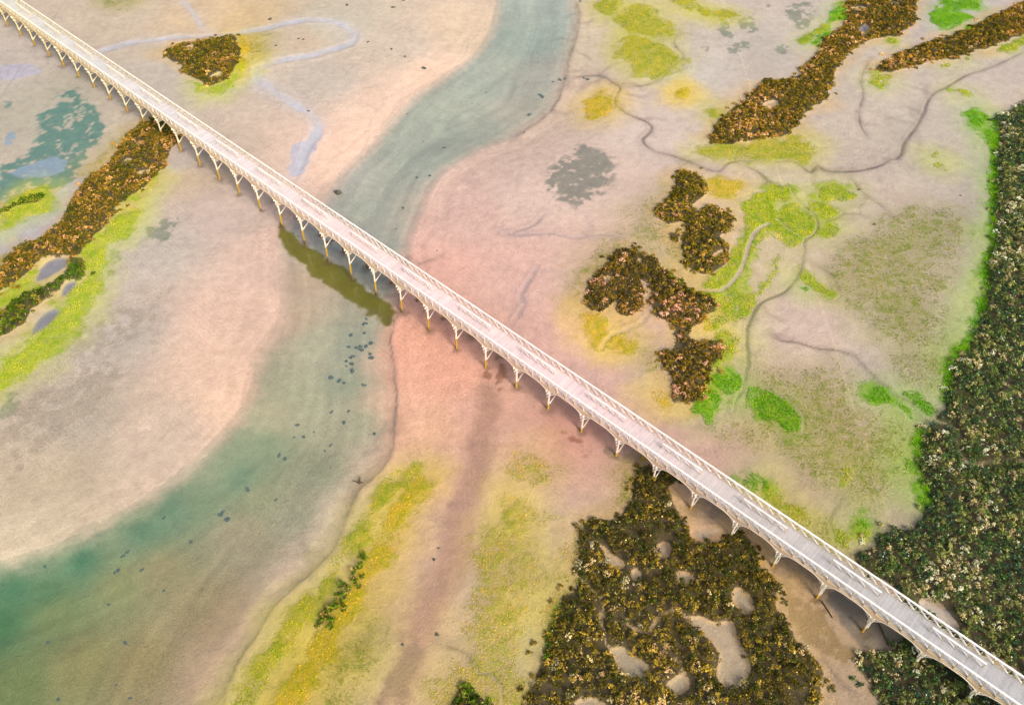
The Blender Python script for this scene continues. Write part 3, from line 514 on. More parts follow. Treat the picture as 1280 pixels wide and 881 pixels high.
t = NT('shrub_leaf'); c = t.attr('leaf', 'Color')
d = t.n('ShaderNodeBsdfDiffuse', i_Color=c); tl = t.n('ShaderNodeBsdfTranslucent', i_Color=c)
mx = t.n('ShaderNodeMixShader', i_0=.25); t.t.links.new(d.outputs[0], mx.inputs[1]); t.t.links.new(tl.outputs[0], mx.inputs[2]); t.t.links.new(mx.outputs[0], t.out.inputs[0])
M_LEAF = t.m
def wood(name, cols, streak=.25, rough=.75, stain_z=None, alb=.97):
    """painted / bleached timber, pink mid-bridge glare put into the colour; cols = list of (span index along the bridge, sRGB)"""
    t = NT(name); p = t.pos()
    if len(cols) > 1:
        dt = t.n('ShaderNodeVectorMath', operation='DOT_PRODUCT'); t.set(dt.inputs[0], p); dt.inputs[1].default_value = (math.cos(AZ), math.sin(AZ), 0)
        s = t.range(t.math('SUBTRACT', dt.outputs['Value'], BO.dot(Vector((math.cos(AZ), math.sin(AZ), 0)))), 0, SPAN*40, 0, 1)
        r = t.n('ShaderNodeValToRGB'); t.set(r.inputs[0], s); e = r.color_ramp.elements
        while len(e) < len(cols): e.new(.5)
        for k, (n, cc) in enumerate(cols): e[k].position = max(0, min(1, n/40)); e[k].color = tuple(lin(cc)*alb)+(1,)
        col = r.outputs[0]
    else: col = t.n('ShaderNodeRGB'); col.outputs[0].default_value = tuple(lin(cols[0][1])*alb)+(1,); col = col.outputs[0]
    oi = t.n('ShaderNodeObjectInfo'); gi = t.n('ShaderNodeNewGeometry')
    rnd = t.math('FRACT', t.math('ADD', oi.outputs['Random'], gi.outputs['Random Per Island']))
    nz = t.noise(7, 4, .65); nz2 = t.noise(.8, 3, .6)
    val = t.math('ADD', t.range(rnd, 0, 1, -streak*.5, streak*.5), t.range(nz, .3, .7, -.10, .06)); val = t.math('ADD', val, t.range(nz2, .3, .7, -.10, .05))
    col = t.scale(col, t.math('ADD', val, .97))
    if stain_z is not None:
        z = t.n('ShaderNodeSeparateXYZ'); t.set(z.inputs[0], p); zz = t.math('ADD', z.outputs[2], t.range(t.noise(5, 3, .6), .3, .7, -.25, .25))
        col = t.mix(t.step(stain_z+.25, stain_z-.15, zz), col, tuple(lin((206,164,52))*.75))
        col = t.mix(t.math('MULTIPLY', t.step(WL+.75, WL+.2, zz), .85), col, (.07, .05, .03))
    t.bsdf(col, rough, .25, t.bump(nz, .3, .01)); return t.m

# ------------------------------------------------------------------ ground object, water
gm = mesh_np('tidal_flat', np.column_stack([P, Z]), quads)
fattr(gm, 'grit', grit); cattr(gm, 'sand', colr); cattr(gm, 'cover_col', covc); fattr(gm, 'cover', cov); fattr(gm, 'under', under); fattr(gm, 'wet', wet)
link('tidal_flat', gm, mat=M_SAND, kind='structure', label='pale pink and beige tidal sand flat with rills and algae', cat='ground')
def zground(Q):
    """relief height at world points, from the finished mesh grid"""
    Q = np.atleast_2d(Q); i = np.clip(np.searchsorted(XS, Q[:,0])-1, 0, NX-2); j = np.clip(np.searchsorted(YS, Q[:,1])-1, 0, NY-2)
    fx = (Q[:,0]-XS[i])/(XS[i+1]-XS[i]); fy = (Q[:,1]-YS[j])/(YS[j+1]-YS[j]); G = Z.reshape(NY, NX)
    return (G[j,i]*(1-fx)+G[j,i+1]*fx)*(1-fy)+(G[j+1,i]*(1-fx)+G[j+1,i+1]*fx)*fy
def sheet(name, poly, z, mat, grow, label, cat):
    n = len(poly); tn = np.roll(poly, -1, 0)-np.roll(poly, 1, 0); tn /= np.linalg.norm(tn, axis=1)[:,None]+1e-9
    nr = np.stack([tn[:,1], -tn[:,0]], 1); area = np.sum(poly[:,0]*np.roll(poly[:,1],-1)-np.roll(poly[:,0],-1)*poly[:,1])
    q = poly+nr*grow*(1 if area > 0 else -1)
    bm = bmesh.new(); vs = [bm.verts.new((x, y, z)) for x, y in (q if area > 0 else q[::-1])]; f = bm.faces.new(vs)
    bmesh.ops.triangulate(bm, faces=[f]); me = bpy.data.meshes.new(name); bm.to_mesh(me); bm.free()
    return link(name, me, mat=mat, kind='structure', label=label, cat=cat)
sheet('channel_water', WATER, WL, M_WATER, .4, 'clear shallow green-grey water of the tidal channel', 'water')
for k, ((q, where), z0) in enumerate(zip(PUDDLES, pz)):
    sheet('pond_water', q, z0, M_POND, .1, ['largest grey pond inside the left shrub tongue','small grey pond beside the tip of the left shrub tongue','grey pond on yellow-green turf below the left shrub tongue','small pale puddle inside the top right shrub bank'][k], 'water')

# ------------------------------------------------------------------ footbridge
SPAN = 5.0; AZ = math.radians(137.81); BO = Vector((41.215, 27.125, 0)); ZD = 4.505; ZR = 5.61; TN, TF = .055, 2.635
WH = [(0,(214,212,208)),(5,(232,224,216)),(9,(250,232,226)),(17,(252,236,226)),(24,(250,240,222)),(36,(248,238,206))]
M_RAIL = wood('white_rail', [(0,(240,238,232)),(5,(248,238,228)),(10,(252,236,230)),(20,(252,240,228)),(36,(248,240,214))], .06)
M_POST = wood('cream_post', [(0,(222,208,164)),(8,(240,216,190)),(20,(246,226,196)),(36,(240,222,166))], .10, alb=.82)
M_FAS = wood('cream_girder', [(0,(232,208,166)),(8,(244,212,184)),(20,(246,220,180)),(36,(244,214,150))], .08, alb=.86)
M_DECK = wood('bleached_glare_planks', [(0,(196,196,198)),(3,(202,200,200)),(6,(222,212,210)),(9,(244,222,222)),(18,(246,226,224)),(24,(232,226,226)),(30,(222,220,218)),(37,(220,218,208))], .16, alb=.76)  # pink glare along mid bridge painted into the plank colours
M_LEG = wood('tide_stained_pile', [(0,(218,212,180)),(8,(240,226,206)),(20,(244,232,206)),(37,(236,220,160))], .06, stain_z=1.15)
M_LEGB = wood('white_brace', [(0,(226,222,204)),(8,(246,234,222)),(20,(250,238,220)),(37,(244,232,190))], .06)
bridge = link('footbridge', None, label='long white timber footbridge on trestles crossing the tidal flat diagonally', cat='bridge')
bridge.location = BO; bridge.rotation_euler = (0, 0, AZ)
def L(n, tt, z): return Vector((n*SPAN, -tt, z))
def beam_verts(a, b, wd, hg, up=Vector((0,0,1))):
    d = (b-a).normalized(); s = d.cross(up)
    if s.length < 1e-4: s = d.cross(Vector((1,0,0)))
    s.normalize(); u = s.cross(d); r = []
    for e in (a, b):
        for i, j in ((-1,-1),(1,-1),(1,1),(-1,1)): r.append(e+s*(i*wd/2)+u*(j*hg/2))
    return r
BF = [(0,3,2,1),(4,5,6,7),(0,1,5,4),(1,2,6,5),(2,3,7,6),(3,0,4,7)]
def beams(name, L_, mat, bev=.012):
    V = []; Fc = []
    for a, b, wd, hg in L_:
        o = len(V); V += beam_verts(Vector(a), Vector(b), wd, hg); Fc += [tuple(o+i for i in f) for f in BF]
    me = bpy.data.meshes.new(name); me.from_pydata([tuple(v) for v in V], [], Fc); me.update()
    bm = bmesh.new(); bm.from_mesh(me); bmesh.ops.recalc_face_normals(bm, faces=bm.faces)
    if bev: bmesh.ops.bevel(bm, geom=bm.edges[:], offset=bev, segments=1, affect='EDGES')
    bm.to_mesh(me); bm.free(); me.materials.append(mat); return me
def part(name, me, parent, loc=(0,0,0), kind=None, label=None, mirror=False):
    o = bpy.data.objects.new(name, me); COL.objects.link(o); o.parent = parent; o.location = loc
    if mirror: o.scale = (1, -1, 1)
    if kind: o['kind'] = kind
    if label: o['label'] = label
    return o
N0, N1 = -2, 39; B = SPAN/4; MID = (TN+TF)/2
# deck planks, local origin at the plank centre
PW = .15; plank_me = [beams('plank', [((0,-(1.33+e),0),(0,1.33+e,0),PW-.012,.05)], M_DECK, .006) for e in (0,.006,.012,-.006)]
NPL = int((N1-N0)*SPAN/PW); rows = [N0*SPAN+(k+.5)*PW for k in range(NPL)]
first = [x for x in rows if x > -5.5][:300]; fs = set(first)
for k, x in enumerate(first): part('plank', plank_me[k*7 % 4], bridge, (x, -MID, ZD-.03+random.uniform(-.003,.003)))
part('deck_planking', beams('deck_planking', [((x,-MID-1.33-random.uniform(0,.012),ZD-.03+random.uniform(-.003,.003)),(x,-MID+1.33,ZD-.03),PW-.012,.05) for x in rows if x not in fs], M_DECK, 0), bridge, kind='stuff')
# girders with haunches at the trestles: one per span and side
def girder(side):
    yy = -(TN-.10) if side == 0 else -(TF+.10); V = []; Fc = []; ns = 16
    for k in range(ns+1):
        x = k*SPAN/ns; e = abs(2*k/ns-1); dep = .20+.62*max(0, (e-.28)/.72)**1.6
        for yq in (yy-.05, yy+.05):
            V += [(x, yq, ZD-.06), (x, yq, ZD-.06-dep)]
    for k in range(ns):
        a = 4*k; b = a+4
        Fc += [(a,b,b+1,a+1),(a+2,a+3,b+3,b+2),(a,a+2,b+2,b),(a+1,b+1,b+3,a+3)]
    Fc += [(0,1,3,2),(4*ns,4*ns+2,4*ns+3,4*ns+1)]
    me = bpy.data.meshes.new('girder'); me.from_pydata(V, [], Fc); me.update(); me.materials.append(M_FAS)
    # white cap strip along the curved lower edge
    st = []
    for k in range(ns):
        def q(k):
            e = abs(2*k/ns-1); return Vector((k*SPAN/ns, yy, ZD-.06-.20-.62*max(0,(e-.28)/.72)**1.6-.03))
        st.append((q(k), q(k+1), .16, .06))
    return me, beams('edge_strip', st, M_RAIL, 0)
gd = [girder(0), girder(1)]
inner_me = beams('joist', [((0,-MID,ZD-.2),(SPAN,-MID,ZD-.2),.14,.26)], M_POST)
rail_me = beams('handrail', [((.01,0,0),(SPAN-.01,0,0),.19,.08)], M_RAIL)
kerb_me = beams('kerb', [((.01,0,0),(SPAN-.01,0,0),.08,.07)], M_POST)
post_me = beams('post', [((0,0,-.42),(0,0,ZR-ZD-.04),.10,.10)], M_POST)
d1_me = beams('diagonal', [((B-.05,0,ZR-ZD-.09),(.05,0,.05),.08,.18)], M_RAIL, .008)
d2_me = beams('diagonal', [((B-.05,.05,.05),(.05,.05,ZR-ZD-.09),.04,.06)], M_RAIL, .008)
for n in range(N0, N1):
    for s, tt in ((0, TN), (1, TF)):
        g = part('girder', gd[s][0], bridge, (n*SPAN, 0, 0)); part('edge_strip', gd[s][1], g)
        part('handrail', rail_me, bridge, (n*SPAN, -tt, ZR-.035)); part('kerb', kerb_me, bridge, (n*SPAN, -tt+(.02 if s == 0 else -.02), ZD+.045))
    part('joist', inner_me, bridge, (n*SPAN, 0, 0))
pn = [k for k in range(4*N0, 4*N1+1) if -4 <= k <= 145]
for k in pn:
    for s, tt in ((0, TN), (1, TF)): part('post', post_me, bridge, (k*B, -tt+(.10 if s == 0 else -.10), ZD))
dk = [k for k in pn if k <= 70]; rest = []
for k in range(4*N0, 4*N1):
    for s, tt in ((0, TN), (1, TF)):
        for me, z in ((d1_me, 0), (d2_me, 0)):
            if k in dk[:75]: part('diagonal', me, bridge, (k*B, -tt+(-.03 if s == 0 else -.02), ZD))
            else:
                y = -tt+(-.03 if s == 0 else -.02)+(.05 if me is d2_me else 0); x = k*B
                rest.append((((x+B-.05,y,ZD+ZR-ZD-.09),(x+.05,y,ZD+.05)) if me is d1_me else ((x+B-.05,y,ZD+.05),(x+.05,y,ZR-.09)))+(.045,.085))
part('far_diagonals', beams('far_diagonals', rest, M_RAIL, 0), bridge, kind='stuff')
rp = []
for k in list(range(4*N0, -4))+list(range(146, 4*N1+1)):
    for s, tt in ((0, TN), (1, TF)): y = -tt+(.10 if s == 0 else -.10); rp.append(((k*B,y,ZD-.42),(k*B,y,ZR-.04),.10,.10))
part('far_posts', beams('far_posts', rp, M_POST, 0), bridge, kind='stuff')
# inner guard rails: four bays on, four bays off, beside the upstream railing
ti = TF-.95; ir_me = beams('inner_rail', [((0,0,0),(4*B,0,0),.16,.08)], M_RAIL)
ip_me = beams('inner_post', [((0,0,0),(0,0,.86),.08,.08)], M_POST); idg_me = beams('inner_diagonal', [((B-.04,0,.86),(.04,0,.04),.05,.11)], M_RAIL, .008)
for m in range(-1, 19):
    x0 = (m*2+.05)*SPAN+.35; r_ = part('inner_rail', ir_me, bridge, (x0, -ti, ZD+.9))
    for q in range(5): part('inner_post', ip_me, r_, (q*B*.998+.005, 0, -.9))
    for q in range(4): part('inner_diagonal', idg_me, r_, (q*B, 0, -.9))
# trestles
zt = 3.62; bt = .037
def leg_mesh():
    bm = bmesh.new(); seg = 10; rings = []
    for k in range(9):
        z = zt-k*(zt+2.4)/8; r = .125+.012*math.sin(k*2.1)
        rings.append([bm.verts.new((r*math.cos(2*math.pi*i/seg), r*math.sin(2*math.pi*i/seg)+bt*(zt-z), z)) for i in range(seg)])
    for a, b in zip(rings, rings[1:]):
        for i in range(seg): bm.faces.new((a[i], b[i], b[(i+1)%seg], a[(i+1)%seg])).smooth = True
    bm.faces.new(rings[0]); bm.faces.new(rings[-1][::-1]); bmesh.ops.recalc_face_normals(bm, faces=bm.faces)
    me = bpy.data.meshes.new('leg'); bm.to_mesh(me); bm.free(); me.materials.append(M_LEG); return me
leg_me = leg_mesh()
ta, tb = bt*4.505, 2.69-bt*4.505                  # leg tops
cap_me = beams('trestle', [((dx,-(ta-.45),zt+.02),(dx,-(tb+.45),zt+.02),.10,.24) for dx in (-.19,.19)], M_LEGB)
hz_me = beams('cross_beam', [((dx,-(ta-.32),3.02),(dx,-(tb+.32),3.02),.09,.20) for dx in (-.17,.17)], M_LEGB)
h2_me = beams('cross_beam', [((.16,-(ta-.2),2.45),(.16,-(tb+.2),2.45),.08,.17)], M_LEGB)
b1_me = beams('brace', [((-.19,-(ta-.08),1.35),(-.19,-(tb),2.9),.08,.16)], M_LEGB); b2_me = beams('brace', [((.25,-(tb+.08),1.35),(.25,-(ta),2.9),.08,.16)], M_LEGB)
kn = []
for s, yy in ((0, -(ta-.02)), (1, -(tb+.02))):
    for dx in (-1, 1): kn.append(beams('knee_brace', [((dx*.1,yy,2.75),(dx*1.15,yy,ZD-.5),.09,.13)], M_LEGB))
for n in range(N0, N1+1):
    c = part('trestle', cap_me, bridge, (n*SPAN, 0, 0))
    a = part('leg', leg_me, c, (0, -ta, 0), mirror=True); b = part('leg', leg_me, c, (0, -tb, 0)); a.scale = (1,1,1); b.scale = (1,-1,1)
    part('cross_beam', hz_me, c); part('cross_beam', h2_me, c); part('brace', b1_me, c); part('brace', b2_me, c)
    for k_ in kn: part('knee_brace', k_, c)

# ------------------------------------------------------------------ shrubs
PAL = dict(
 olive=[((112,92,26),4),((84,84,22),4),((150,118,48),3),((196,150,92),1.2),((60,70,16),2)],
 green=[((62,92,20),5),((88,108,24),4),((126,112,40),2),((190,150,96),.8),((44,62,16),2)],
 rust=[((122,102,26),4),((158,122,50),3),((204,156,106),1.4),((92,86,22),4),((60,64,20),2.5)],
 olive2=[((122,106,24),4),((92,86,22),4),((156,126,52),2.5),((196,152,104),1),((66,64,18),2)],
 pinkolive=[((118,98,26),4),((150,114,56),2.5),((212,156,126),1.6),((82,74,22),4),((60,56,20),2)],
 dark8=[((74,66,24),5),((108,94,32),4),((150,126,46),2.2),((200,166,116),.8),((54,62,22),4),((158,150,116),.5)],
 dark9=[((50,76,38),5),((78,94,44),4),((116,118,62),3.4),((166,150,108),1.6),((184,180,148),1.0),((40,64,48),3)])
def clump(seed, nl=11):
    r = np.random.default_rng(seed); V = []
    for k in range(nl):
        th = r.uniform(0, 2*np.pi); ph = np.arccos(r.uniform(-.05, 1)); rad = r.uniform(.55, 1.0)
        d = np.array([np.sin(ph)*np.cos(th), np.sin(ph)*np.sin(th), np.cos(ph)]); c = d*rad
        nrm = d+r.normal(0, .55, 3); nrm /= np.linalg.norm(nrm); a = np.cross(nrm, r.normal(0, 1, 3)); a /= np.linalg.norm(a); b = np.cross(nrm, a)
        la = r.uniform(.36, .62); lb = la*r.uniform(.45, .75)
        V += [c-a*la*.9, c-b*lb, c+a*la, c+b*lb]
    return np.array(V)
CL = [clump(100+k) for k in range(8)]; NLV = len(CL[0])
def foliage(name, C, R, H, pal, rng, main=None, br=None):
    """C: clump centres (n,3), R radius, H vertical radius -> mesh of leaf faces"""
    n = len(C); V = np.empty((n, NLV, 3)); kind = rng.integers(0, len(CL), n); a = rng.uniform(0, 2*np.pi, n)
    T = np.stack(CL)[kind]; ca, sa = np.cos(a)[:,None], np.sin(a)[:,None]
    V[:,:,0] = (T[:,:,0]*ca-T[:,:,1]*sa)*R[:,None]+C[:,0:1]; V[:,:,1] = (T[:,:,0]*sa+T[:,:,1]*ca)*R[:,None]+C[:,1:2]; V[:,:,2] = T[:,:,2]*H[:,None]+C[:,2:3]
    pc = np.array([lin(c) for c, _ in PAL[pal]]); pw = np.array([q for _, q in PAL[pal]]); pw = pw/pw.sum()
    field = fbm(C[:,0], C[:,1], 5, 3, 77); order = np.argsort(pc.sum(1))
    main = rng.choice(len(pc), n, p=pw) if main is None else main; br = np.ones(n) if br is None else br; leaf = rng.choice(len(pc), (n, NLV//4), p=pw)
    keep = rng.random((n, NLV//4)) < .72; leaf = np.where(keep, main[:,None], leaf)
    col = pc[leaf]*br[:,None,None]*(.85+.3*rng.random((n, 1, 1)))*(.8+.4*rng.random((n, NLV//4, 1)))*(1.95 if pal == 'dark9' else 1.75 if pal == 'dark8' else 1.6)
    col = np.repeat(col, 4, 1).reshape(-1, 3)*1.0
    F_ = np.arange(n*NLV).reshape(-1, 4); me = mesh_np(name, V.reshape(-1, 3), F_, False); cattr(me, 'leaf', np.clip(col, 0, 1)); me.materials.append(M_LEAF); return me
def jitter(poly, s, rng):
    lo, hi = poly.min(0)-.3, poly.max(0)+.3; lo = np.maximum(lo, (-112, 18)); hi = np.minimum(hi, (112, 175))
    gx, gy = np.meshgrid(np.arange(lo[0], hi[0], s), np.arange(lo[1], hi[1], s)); q = np.stack([gx.ravel(), gy.ravel()], 1)
    return q+rng.uniform(-.5, .5, q.shape)*s*1.1
def warp(q, a=.9): return q+np.stack([fbm(q[:,0],q[:,1],1.6,3,21)-.5, fbm(q[:,0],q[:,1],1.6,3,31)-.5], 1)*a
BUV = np.array([math.cos(AZ), math.sin(AZ)]); BVV = np.array([math.sin(AZ), -math.cos(AZ)])
ntri = 0
def crowns(poly, sp, rng):
    lo = np.maximum(poly.min(0)-2.2, (-114, 16)); hi = np.minimum(poly.max(0)+2.2, (114, 177)); nx, ny = np.ceil((hi-lo)/sp).astype(int)+1
    gx, gy = np.meshgrid(np.arange(nx), np.arange(ny), indexing='ij'); c = lo+(np.stack([gx, gy], -1)+rng.uniform(.12, .88, (nx, ny, 2)))*sp
    return lo, c
for k, t_ in enumerate(TH):
    rng = np.random.default_rng(500+k); poly = t_['poly']; SP = .66; lo, cr = crowns(poly, SP, rng); nx, ny = cr.shape[:2]; cf = cr.reshape(-1, 2)
    s = sdist(warp(cf, 1.6), poly); big = np.ptp(poly, axis=0).prod() > 40; out = big & (s <= 0) & (s > -1.5) & (rng.random(len(cf)) < .16*(1+s/1.6)); alive = (s > 0) | out
    for h in t_['holes']:
        sh = sdist(warp(cf, 1.0), h); alive &= (sh < -.22) | ((sh < .1) & (rng.random(len(cf)) < .12))
    for h in t_['trails']: alive &= ldist(warp(cf, .8), h) > (.30 if t_['pal'] == 'dark9' else .26)
    fld = fbm(cf[:,0], cf[:,1], 4.5, 4, 61+k); alive &= (fbm(cf[:,0], cf[:,1], 2.2, 3, 67) > .27) | (rng.random(len(cf)) < .4)
    edge = smooth(-.4, 1.6, s); ch = t_['h']*(.4+.75*edge)*rng.uniform(.6, 1.45, len(cf)); crd = rng.uniform(.33, .54, len(cf))*np.where(out, .75, 1)
    pw = np.array([q for _, q in PAL[t_['pal']]]); lum = np.argsort([lin(c).sum() for c, _ in PAL[t_['pal']]]); cdf = np.cumsum(pw[lum])/pw.sum()
    rk = (fld-.5)*1.2+rng.normal(0, .32, len(cf)); rk = np.argsort(np.argsort(rk))/len(rk); cpal = lum[np.clip(np.searchsorted(cdf, rk), 0, len(lum)-1)]
    cbr = rng.uniform(.72, 1.3, len(cf))
    NC = 8; idc = np.repeat(np.nonzero(alive)[0], NC); n = len(idc)
    aa = rng.uniform(0, 2*np.pi, n); dd = np.sqrt(rng.random(n)); dd[::NC] = .1
    q = cf[idc]+np.stack([np.cos(aa), np.sin(aa)], 1)*(dd*crd[idc])[:,None]
    top = ch[idc]*np.sqrt(np.clip(1.02-dd**2*.85, 0, 1)); R = rng.uniform(.13, .225, n)*np.where(crd[idc] > .46, 1.15, .92); Hv = R*rng.uniform(.8, 1.3, n)
    C = np.column_stack([q, zground(q)+np.maximum(top-Hv, .01)])
    me = foliage('shrub_thicket', C, R, Hv, t_['pal'], rng, cpal[idc], cbr[idc]); ntri += len(me.polygons)*2
    o = link('shrub_thicket', me, label=t_['label'], cat='shrub')
ORD = ['topmost','second','third','fourth','fifth','sixth','seventh','eighth','ninth','tenth','eleventh','twelfth','thirteenth','fourteenth','fifteenth','sixteenth','seventeenth','lowest']
BUSH.sort(key=lambda q: q[1])
for k, (u, v, r) in enumerate(BUSH):
    rng = np.random.default_rng(900+k); c = ground_pts(px('N', (u, v)))[0]; rr = r*.022; n = max(3, int(rr*rr*60))
    a = rng.uniform(0, 2*np.pi, n); d = rr*np.sqrt(rng.random(n)); q = c+np.stack([np.cos(a)*d, np.sin(a)*d], 1)
    hh = (.35+.5*(1-d/rr))*rng.uniform(.7, 1.2, n)*min(1, rr/.35); R = rng.uniform(.15, .26, n)
    me = foliage('shrub', np.column_stack([q, zground(q)+np.maximum(hh-R, .02)]), R, R, 'green', rng)
    link('shrub', me, label=ORD[k]+' from the top of the small green bushes on the yellow strip' if 0 < k < 17 else ORD[k]+' of the small green bushes in the row on the yellow strip', cat='shrub', group='bushes in a row on the yellow strip')

# ------------------------------------------------------------------ grass and glasswort tufts (uncountable)
def tufts(kind, name, label):
    rng = np.random.default_rng(3 if kind == 'g' else 4); PTS = []; COLS = []
    for q, c, cv_, dens, kd in GC:
        if kd != kind: continue
        p = jitter(q, 1/math.sqrt(dens), rng); s = sdist(warp(p, 1.5), q)
        n_ = fbm(p[:,0], p[:,1], .9, 3, 41); ok = (s > -.1) & (n_ > (.44 if cv_ < .7 else .28)); p = p[ok]
        for l, hw, *_ in RL:
            if len(p) == 0: break
            i = near(p, l, hw*2); kp = np.ones(len(p), bool); kp[i] = ldist(p[i], l) > hw*1.3; p = p[kp]
        PTS.append(p); COLS.append(np.repeat(c[None], len(p), 0))
    p = np.vstack(PTS); c = np.vstack(COLS); n = len(p); nb = 5; z = zground(p); m = z > WL+.02; p, c, z = p[m], c[m], z[m]; n = len(p)
    a = rng.uniform(0, 2*np.pi, (n, nb)); ln = rng.uniform(.07, .16, (n, nb))*(1.25 if kind == 'g' else .9); out = rng.uniform(.3, 1.0, (n, nb)); wd = rng.uniform(.03, .06, (n, nb))
    V = np.empty((n, nb, 3, 3)); dx, dy = np.cos(a), np.sin(a)
    bx = p[:,0:1]+dx*.03; by = p[:,1:2]+dy*.03
    V[:,:,0] = np.stack([bx-dy*wd, by+dx*wd, np.repeat(z[:,None], nb, 1)-.01], -1); V[:,:,1] = np.stack([bx+dy*wd, by-dx*wd, np.repeat(z[:,None], nb, 1)-.01], -1)
    V[:,:,2] = np.stack([bx+dx*ln*out, by+dy*ln*out, z[:,None]+ln], -1)
    mo = fbm(p[:,0], p[:,1], 1.2, 3, 19)[:,None,None]; cc = c[:,None]*(.62+.42*rng.random((n, nb, 1)))*(1+(mo-.5)*np.array([1.6,.7,.6])); cc = np.repeat(cc[:,:,None], 3, 2).reshape(-1, 3)
    me = mesh_np(name, V.reshape(-1, 3), np.arange(n*nb*3).reshape(-1, 3), False); cattr(me, 'leaf', np.clip(cc*.9, 0, 1)); me.materials.append(M_LEAF)
    link(name, me, kind='stuff', label=label, cat='grass'); return n*nb
nt1 = tufts('g', 'grass', 'bright green grass tufts fringing the thickets and rills'); nt2 = tufts('y', 'glasswort', 'yellow-green low glasswort and algae tufts on the sand')

# ------------------------------------------------------------------ weed clumps, stones, driftwood
def lump(seed, flat):
    bm = bmesh.new(); bmesh.ops.create_icosphere(bm, subdivisions=2, radius=1); r = np.random.default_rng(seed); o = r.uniform(0, 9, 3)
    for v in bm.verts:
        n = v.co.normalized(); d = 1+.35*math.sin(3.1*n.x+o[0])*math.cos(2.7*n.y+o[1])+.18*math.sin(7*n.x+5*n.y+o[2])+r.uniform(-.09,.09)
        v.co = n*d; v.co.z = v.co.z*flat
    me = bpy.data.meshes.new('stone'); bm.to_mesh(me); bm.free()
    return me
tS = NT('weedy_stone'); nz = tS.noise(6, 4, .6); tS.bsdf(tS.mix(tS.range(nz, .35, .65, 0, 1), tuple(lin((58,62,58))), tuple(lin((104,98,84)))), .8, .3, tS.bump(nz, .5, .03)); M_STONE = tS.m
tW = NT('dark_weed'); nz = tW.noise(9, 4, .6); tW.bsdf(tW.mix(tW.range(nz, .35, .65, 0, 1), tuple(lin((52,72,78))), tuple(lin((92,112,108)))), .6, .35, tW.bump(nz, .6, .03)); M_WEED = tW.m
ST_ME = [lump(k, .55) for k in range(4)]
for m_ in ST_ME: m_.materials.append(M_STONE)
def weed_mesh(seed):
    r = np.random.default_rng(seed); V = []; 
    for k in range(34):
        a = r.uniform(0, 2*np.pi); d = .75*math.sqrt(r.random()); c = np.array([d*math.cos(a), d*math.sin(a), r.uniform(.05, .3)])
        u = np.array([math.cos(a+r.normal(0,.8)), math.sin(a+r.normal(0,.8)), r.uniform(-.3,.3)]); s = np.array([-u[1], u[0], r.uniform(-.3,.3)]); ln = r.uniform(.2,.42); wd = r.uniform(.10,.22)
        V += [c-u*ln, c-s*wd, c+u*ln, c+s*wd]
    me = mesh_np('seaweed_clump', V, np.arange(len(V)).reshape(-1, 4), False); me.materials.append(M_WEED); return me
WD_ME = [weed_mesh(k) for k in range(4)]
SPOTS = [('J', 'weed', 'dark seaweed clump under the clear water below the bridge', [(483,25,12),(480,60,13),(482,95,15),(452,45,9),(452,70,7),(575,30,14),(572,10,9),(375,130,13),(540,165,11),(205,365,10),(290,400,6),(237,425,8),(375,465,9),(345,495,7),(440,352,10),(463,297,7),(378,300,8),(145,535,11),(115,515,11),(590,410,9),(98,738,8),(415,145,11),(440,155,8),(190,425,6)]),
 ('F', 'weed', 'dark seaweed clump under the clear water below the bridge', [(545,740,13),(475,795,10),(575,835,13),(550,850,11),(525,862,14),(500,858,9),(465,855,9),(540,785,8),(552,715,8)]),
 ('I', 'weed', 'dark oval seaweed clump in the green water by the left sand bank', [(1100,812,12),(1113,798,10),(1133,836,12),(1235,685,10),(818,830,8)]),
 ('M', 'weed', 'dark oval seaweed clump in the deep green water at lower left', [(615,134,10),(635,116,9),(582,212,13),(594,203,10),(710,203,11),(953,66,10),(225,187,9),(542,378,9),(625,568,11),(293,852,11),(650,845,9),(580,780,7),(240,565,9),(820,305,8)]),
 ('B', 'stone', 'small dark stone on the pale sand left of the channel above the bridge', [(840,342,9),(745,285,6),(685,38,7),(455,25,7),(735,0,10),(560,212,6),(678,247,5),(212,195,5),(237,198,5),(100,230,6),(262,555,5),(70,97,8)]),
 ('B', 'weed', 'dark weed speck in the pale teal water above the bridge', [(757,570,6),(940,740,8),(1080,520,5),(870,878,8),(835,708,5),(1150,463,6)]),
 ('F', 'weed', 'dark weed speck in the pale teal water above the bridge', [(735,160,8),(805,8,8),(700,265,5),(905,375,5)]),
 ('C', 'weed', 'dark weed heap where the rill enters the channel', [(380,398,10),(360,390,7),(150,485,13),(140,475,9),(85,575,10),(58,663,6),(240,400,10),(265,397,9),(340,8,8),(205,410,8)]),
 ('N', 'stone', 'dark stone in the muddy creek bed near the bottom', [(905,527,8),(733,578,7),(890,152,6),(912,95,5)]),
 ('H', 'stone', 'tiny dark stone on the bare sand at right', [(455,70,6),(962,97,5),(530,242,5)])]
cnt = 0
for tile, kd, lab, L3 in SPOTS:
    for u, v, r in L3:
        p_ = px(tile, (u, v)); c = ground_pts(p_)[0]; z = zground(c)[0]; mpp = .085+.07*max(0, 1-p_[0,1]/880); rad = r/4*mpp*1.05
        me = (WD_ME if kd == 'weed' else ST_ME)[cnt % 4]; cnt += 1
        o = link('seaweed_clump' if kd == 'weed' else 'stone', me, label=lab, cat='seaweed' if kd == 'weed' else 'stone', group=lab.replace('dark ', '').replace('small ', '')+' group')
        o.location = (c[0], c[1], z-.01 if kd == 'weed' else z+rad*.1); o.rotation_euler = (0, 0, random.uniform(0, 6.28)); o.scale = (rad*random.uniform(1,1.5), rad*random.uniform(.8,1.1), rad*.7)
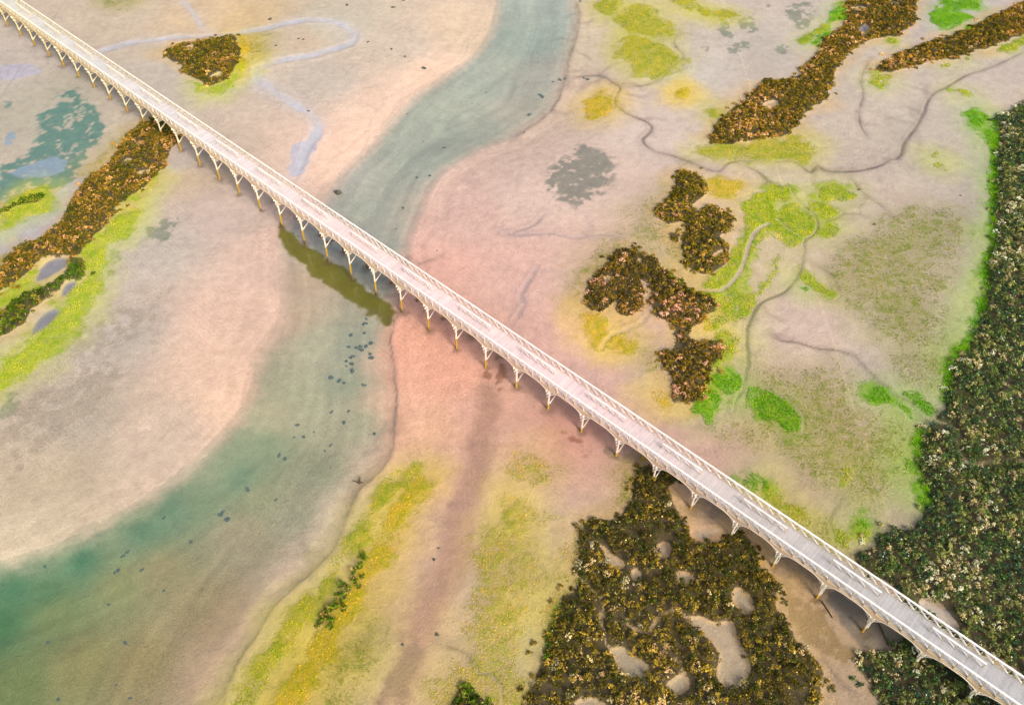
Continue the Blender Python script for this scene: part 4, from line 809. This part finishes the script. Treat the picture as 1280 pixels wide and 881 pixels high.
def branch(name, pts, r0, mat, label, cat, twigs=()):
    me = bpy.data.meshes.new(name); V = []; Fc = []
    def tube(pts, ra, rb):
        n = len(pts)
        for k, p in enumerate(pts):
            d = (pts[min(k+1, n-1)]-pts[max(k-1, 0)]).normalized(); s = d.cross(Vector((.1,.2,1))).normalized(); u = s.cross(d); r = ra+(rb-ra)*k/(n-1)
            for i in range(6): a = i*math.pi/3; V.append(tuple(p+(s*math.cos(a)+u*math.sin(a))*r))
        o = len(V)-6*n
        for k in range(n-1):
            for i in range(6): Fc.append((o+6*k+i, o+6*k+(i+1)%6, o+6*k+6+(i+1)%6, o+6*k+6+i))
        Fc.append(tuple(o+i for i in range(6))[::-1]); Fc.append(tuple(o+6*(n-1)+i for i in range(6)))
    tube(pts, r0, r0*.6)
    for tp in twigs: tube(tp, r0*.6, r0*.25)
    me.from_pydata(V, [], Fc); me.update(); me.materials.append(mat); return link(name, me, label=label, cat=cat)
tD = NT('wet_driftwood'); nz = tD.noise(11, 4, .6); tD.bsdf(tD.mix(tD.range(nz, .35, .65, 0, 1), tuple(lin((46,36,26))), tuple(lin((96,78,56)))), .6, .4, tD.bump(nz, .5, .02)); M_DRIFT = tD.m
def gp(tile, u, v, dz=0): c = ground_pts(px(tile, (u, v)))[0]; return Vector((c[0], c[1], zground(c)[0]+dz))
a = gp('J', 515, 660, .05); branch('driftwood', [a, gp('J', 520, 645, .25), gp('J', 523, 632, .5)], .11, M_DRIFT, 'forked dark driftwood sticking up on the wet margin below the bridge', 'driftwood',
  [[gp('J', 519, 652, .15), gp('J', 535, 658, .2), gp('J', 540, 660, .12)], [gp('J', 516, 656, .1), gp('J', 495, 648, .12), gp('J', 482, 642, .06)]])
for (u0, v0, u1, v1, lab) in ((268,362,322,445,'thin dark pole lying in the brown pool nearer the sand'), (545,455,602,585,'thin dark pole lying in the grey part of the pool by the near thicket')):
    a, b = gp('Q', u0, v0, .06), gp('Q', u1, v1, .06); branch('fallen_pole', [a, a.lerp(b,.5)+Vector((.03,0,.02)), b], .09, M_DRIFT, lab, 'pole')
a = gp('F', 355, 352, .75); branch('driftwood', [a, gp('F', 378, 345, .72), gp('F', 412, 338, .68)], .10, M_DRIFT, 'dark branch caught against a trestle leg in the channel', 'driftwood', [[gp('F', 365, 350, .7), gp('F', 385, 360, .72)], [gp('F', 378, 345, .72), gp('F', 398, 332, .8)]])
o = link('stone', lump(55, .7), mat=M_STONE, label='largest dark boulder standing alone in the channel just above the bridge', cat='stone'); c = gp('F', 412, 88); o.location = c+Vector((0,0,.28)); o.scale = (.52,.38,.5)
print('tris', ntri, nt1, nt2, 'ground', len(quads)*2, 'objects', len(bpy.data.objects))
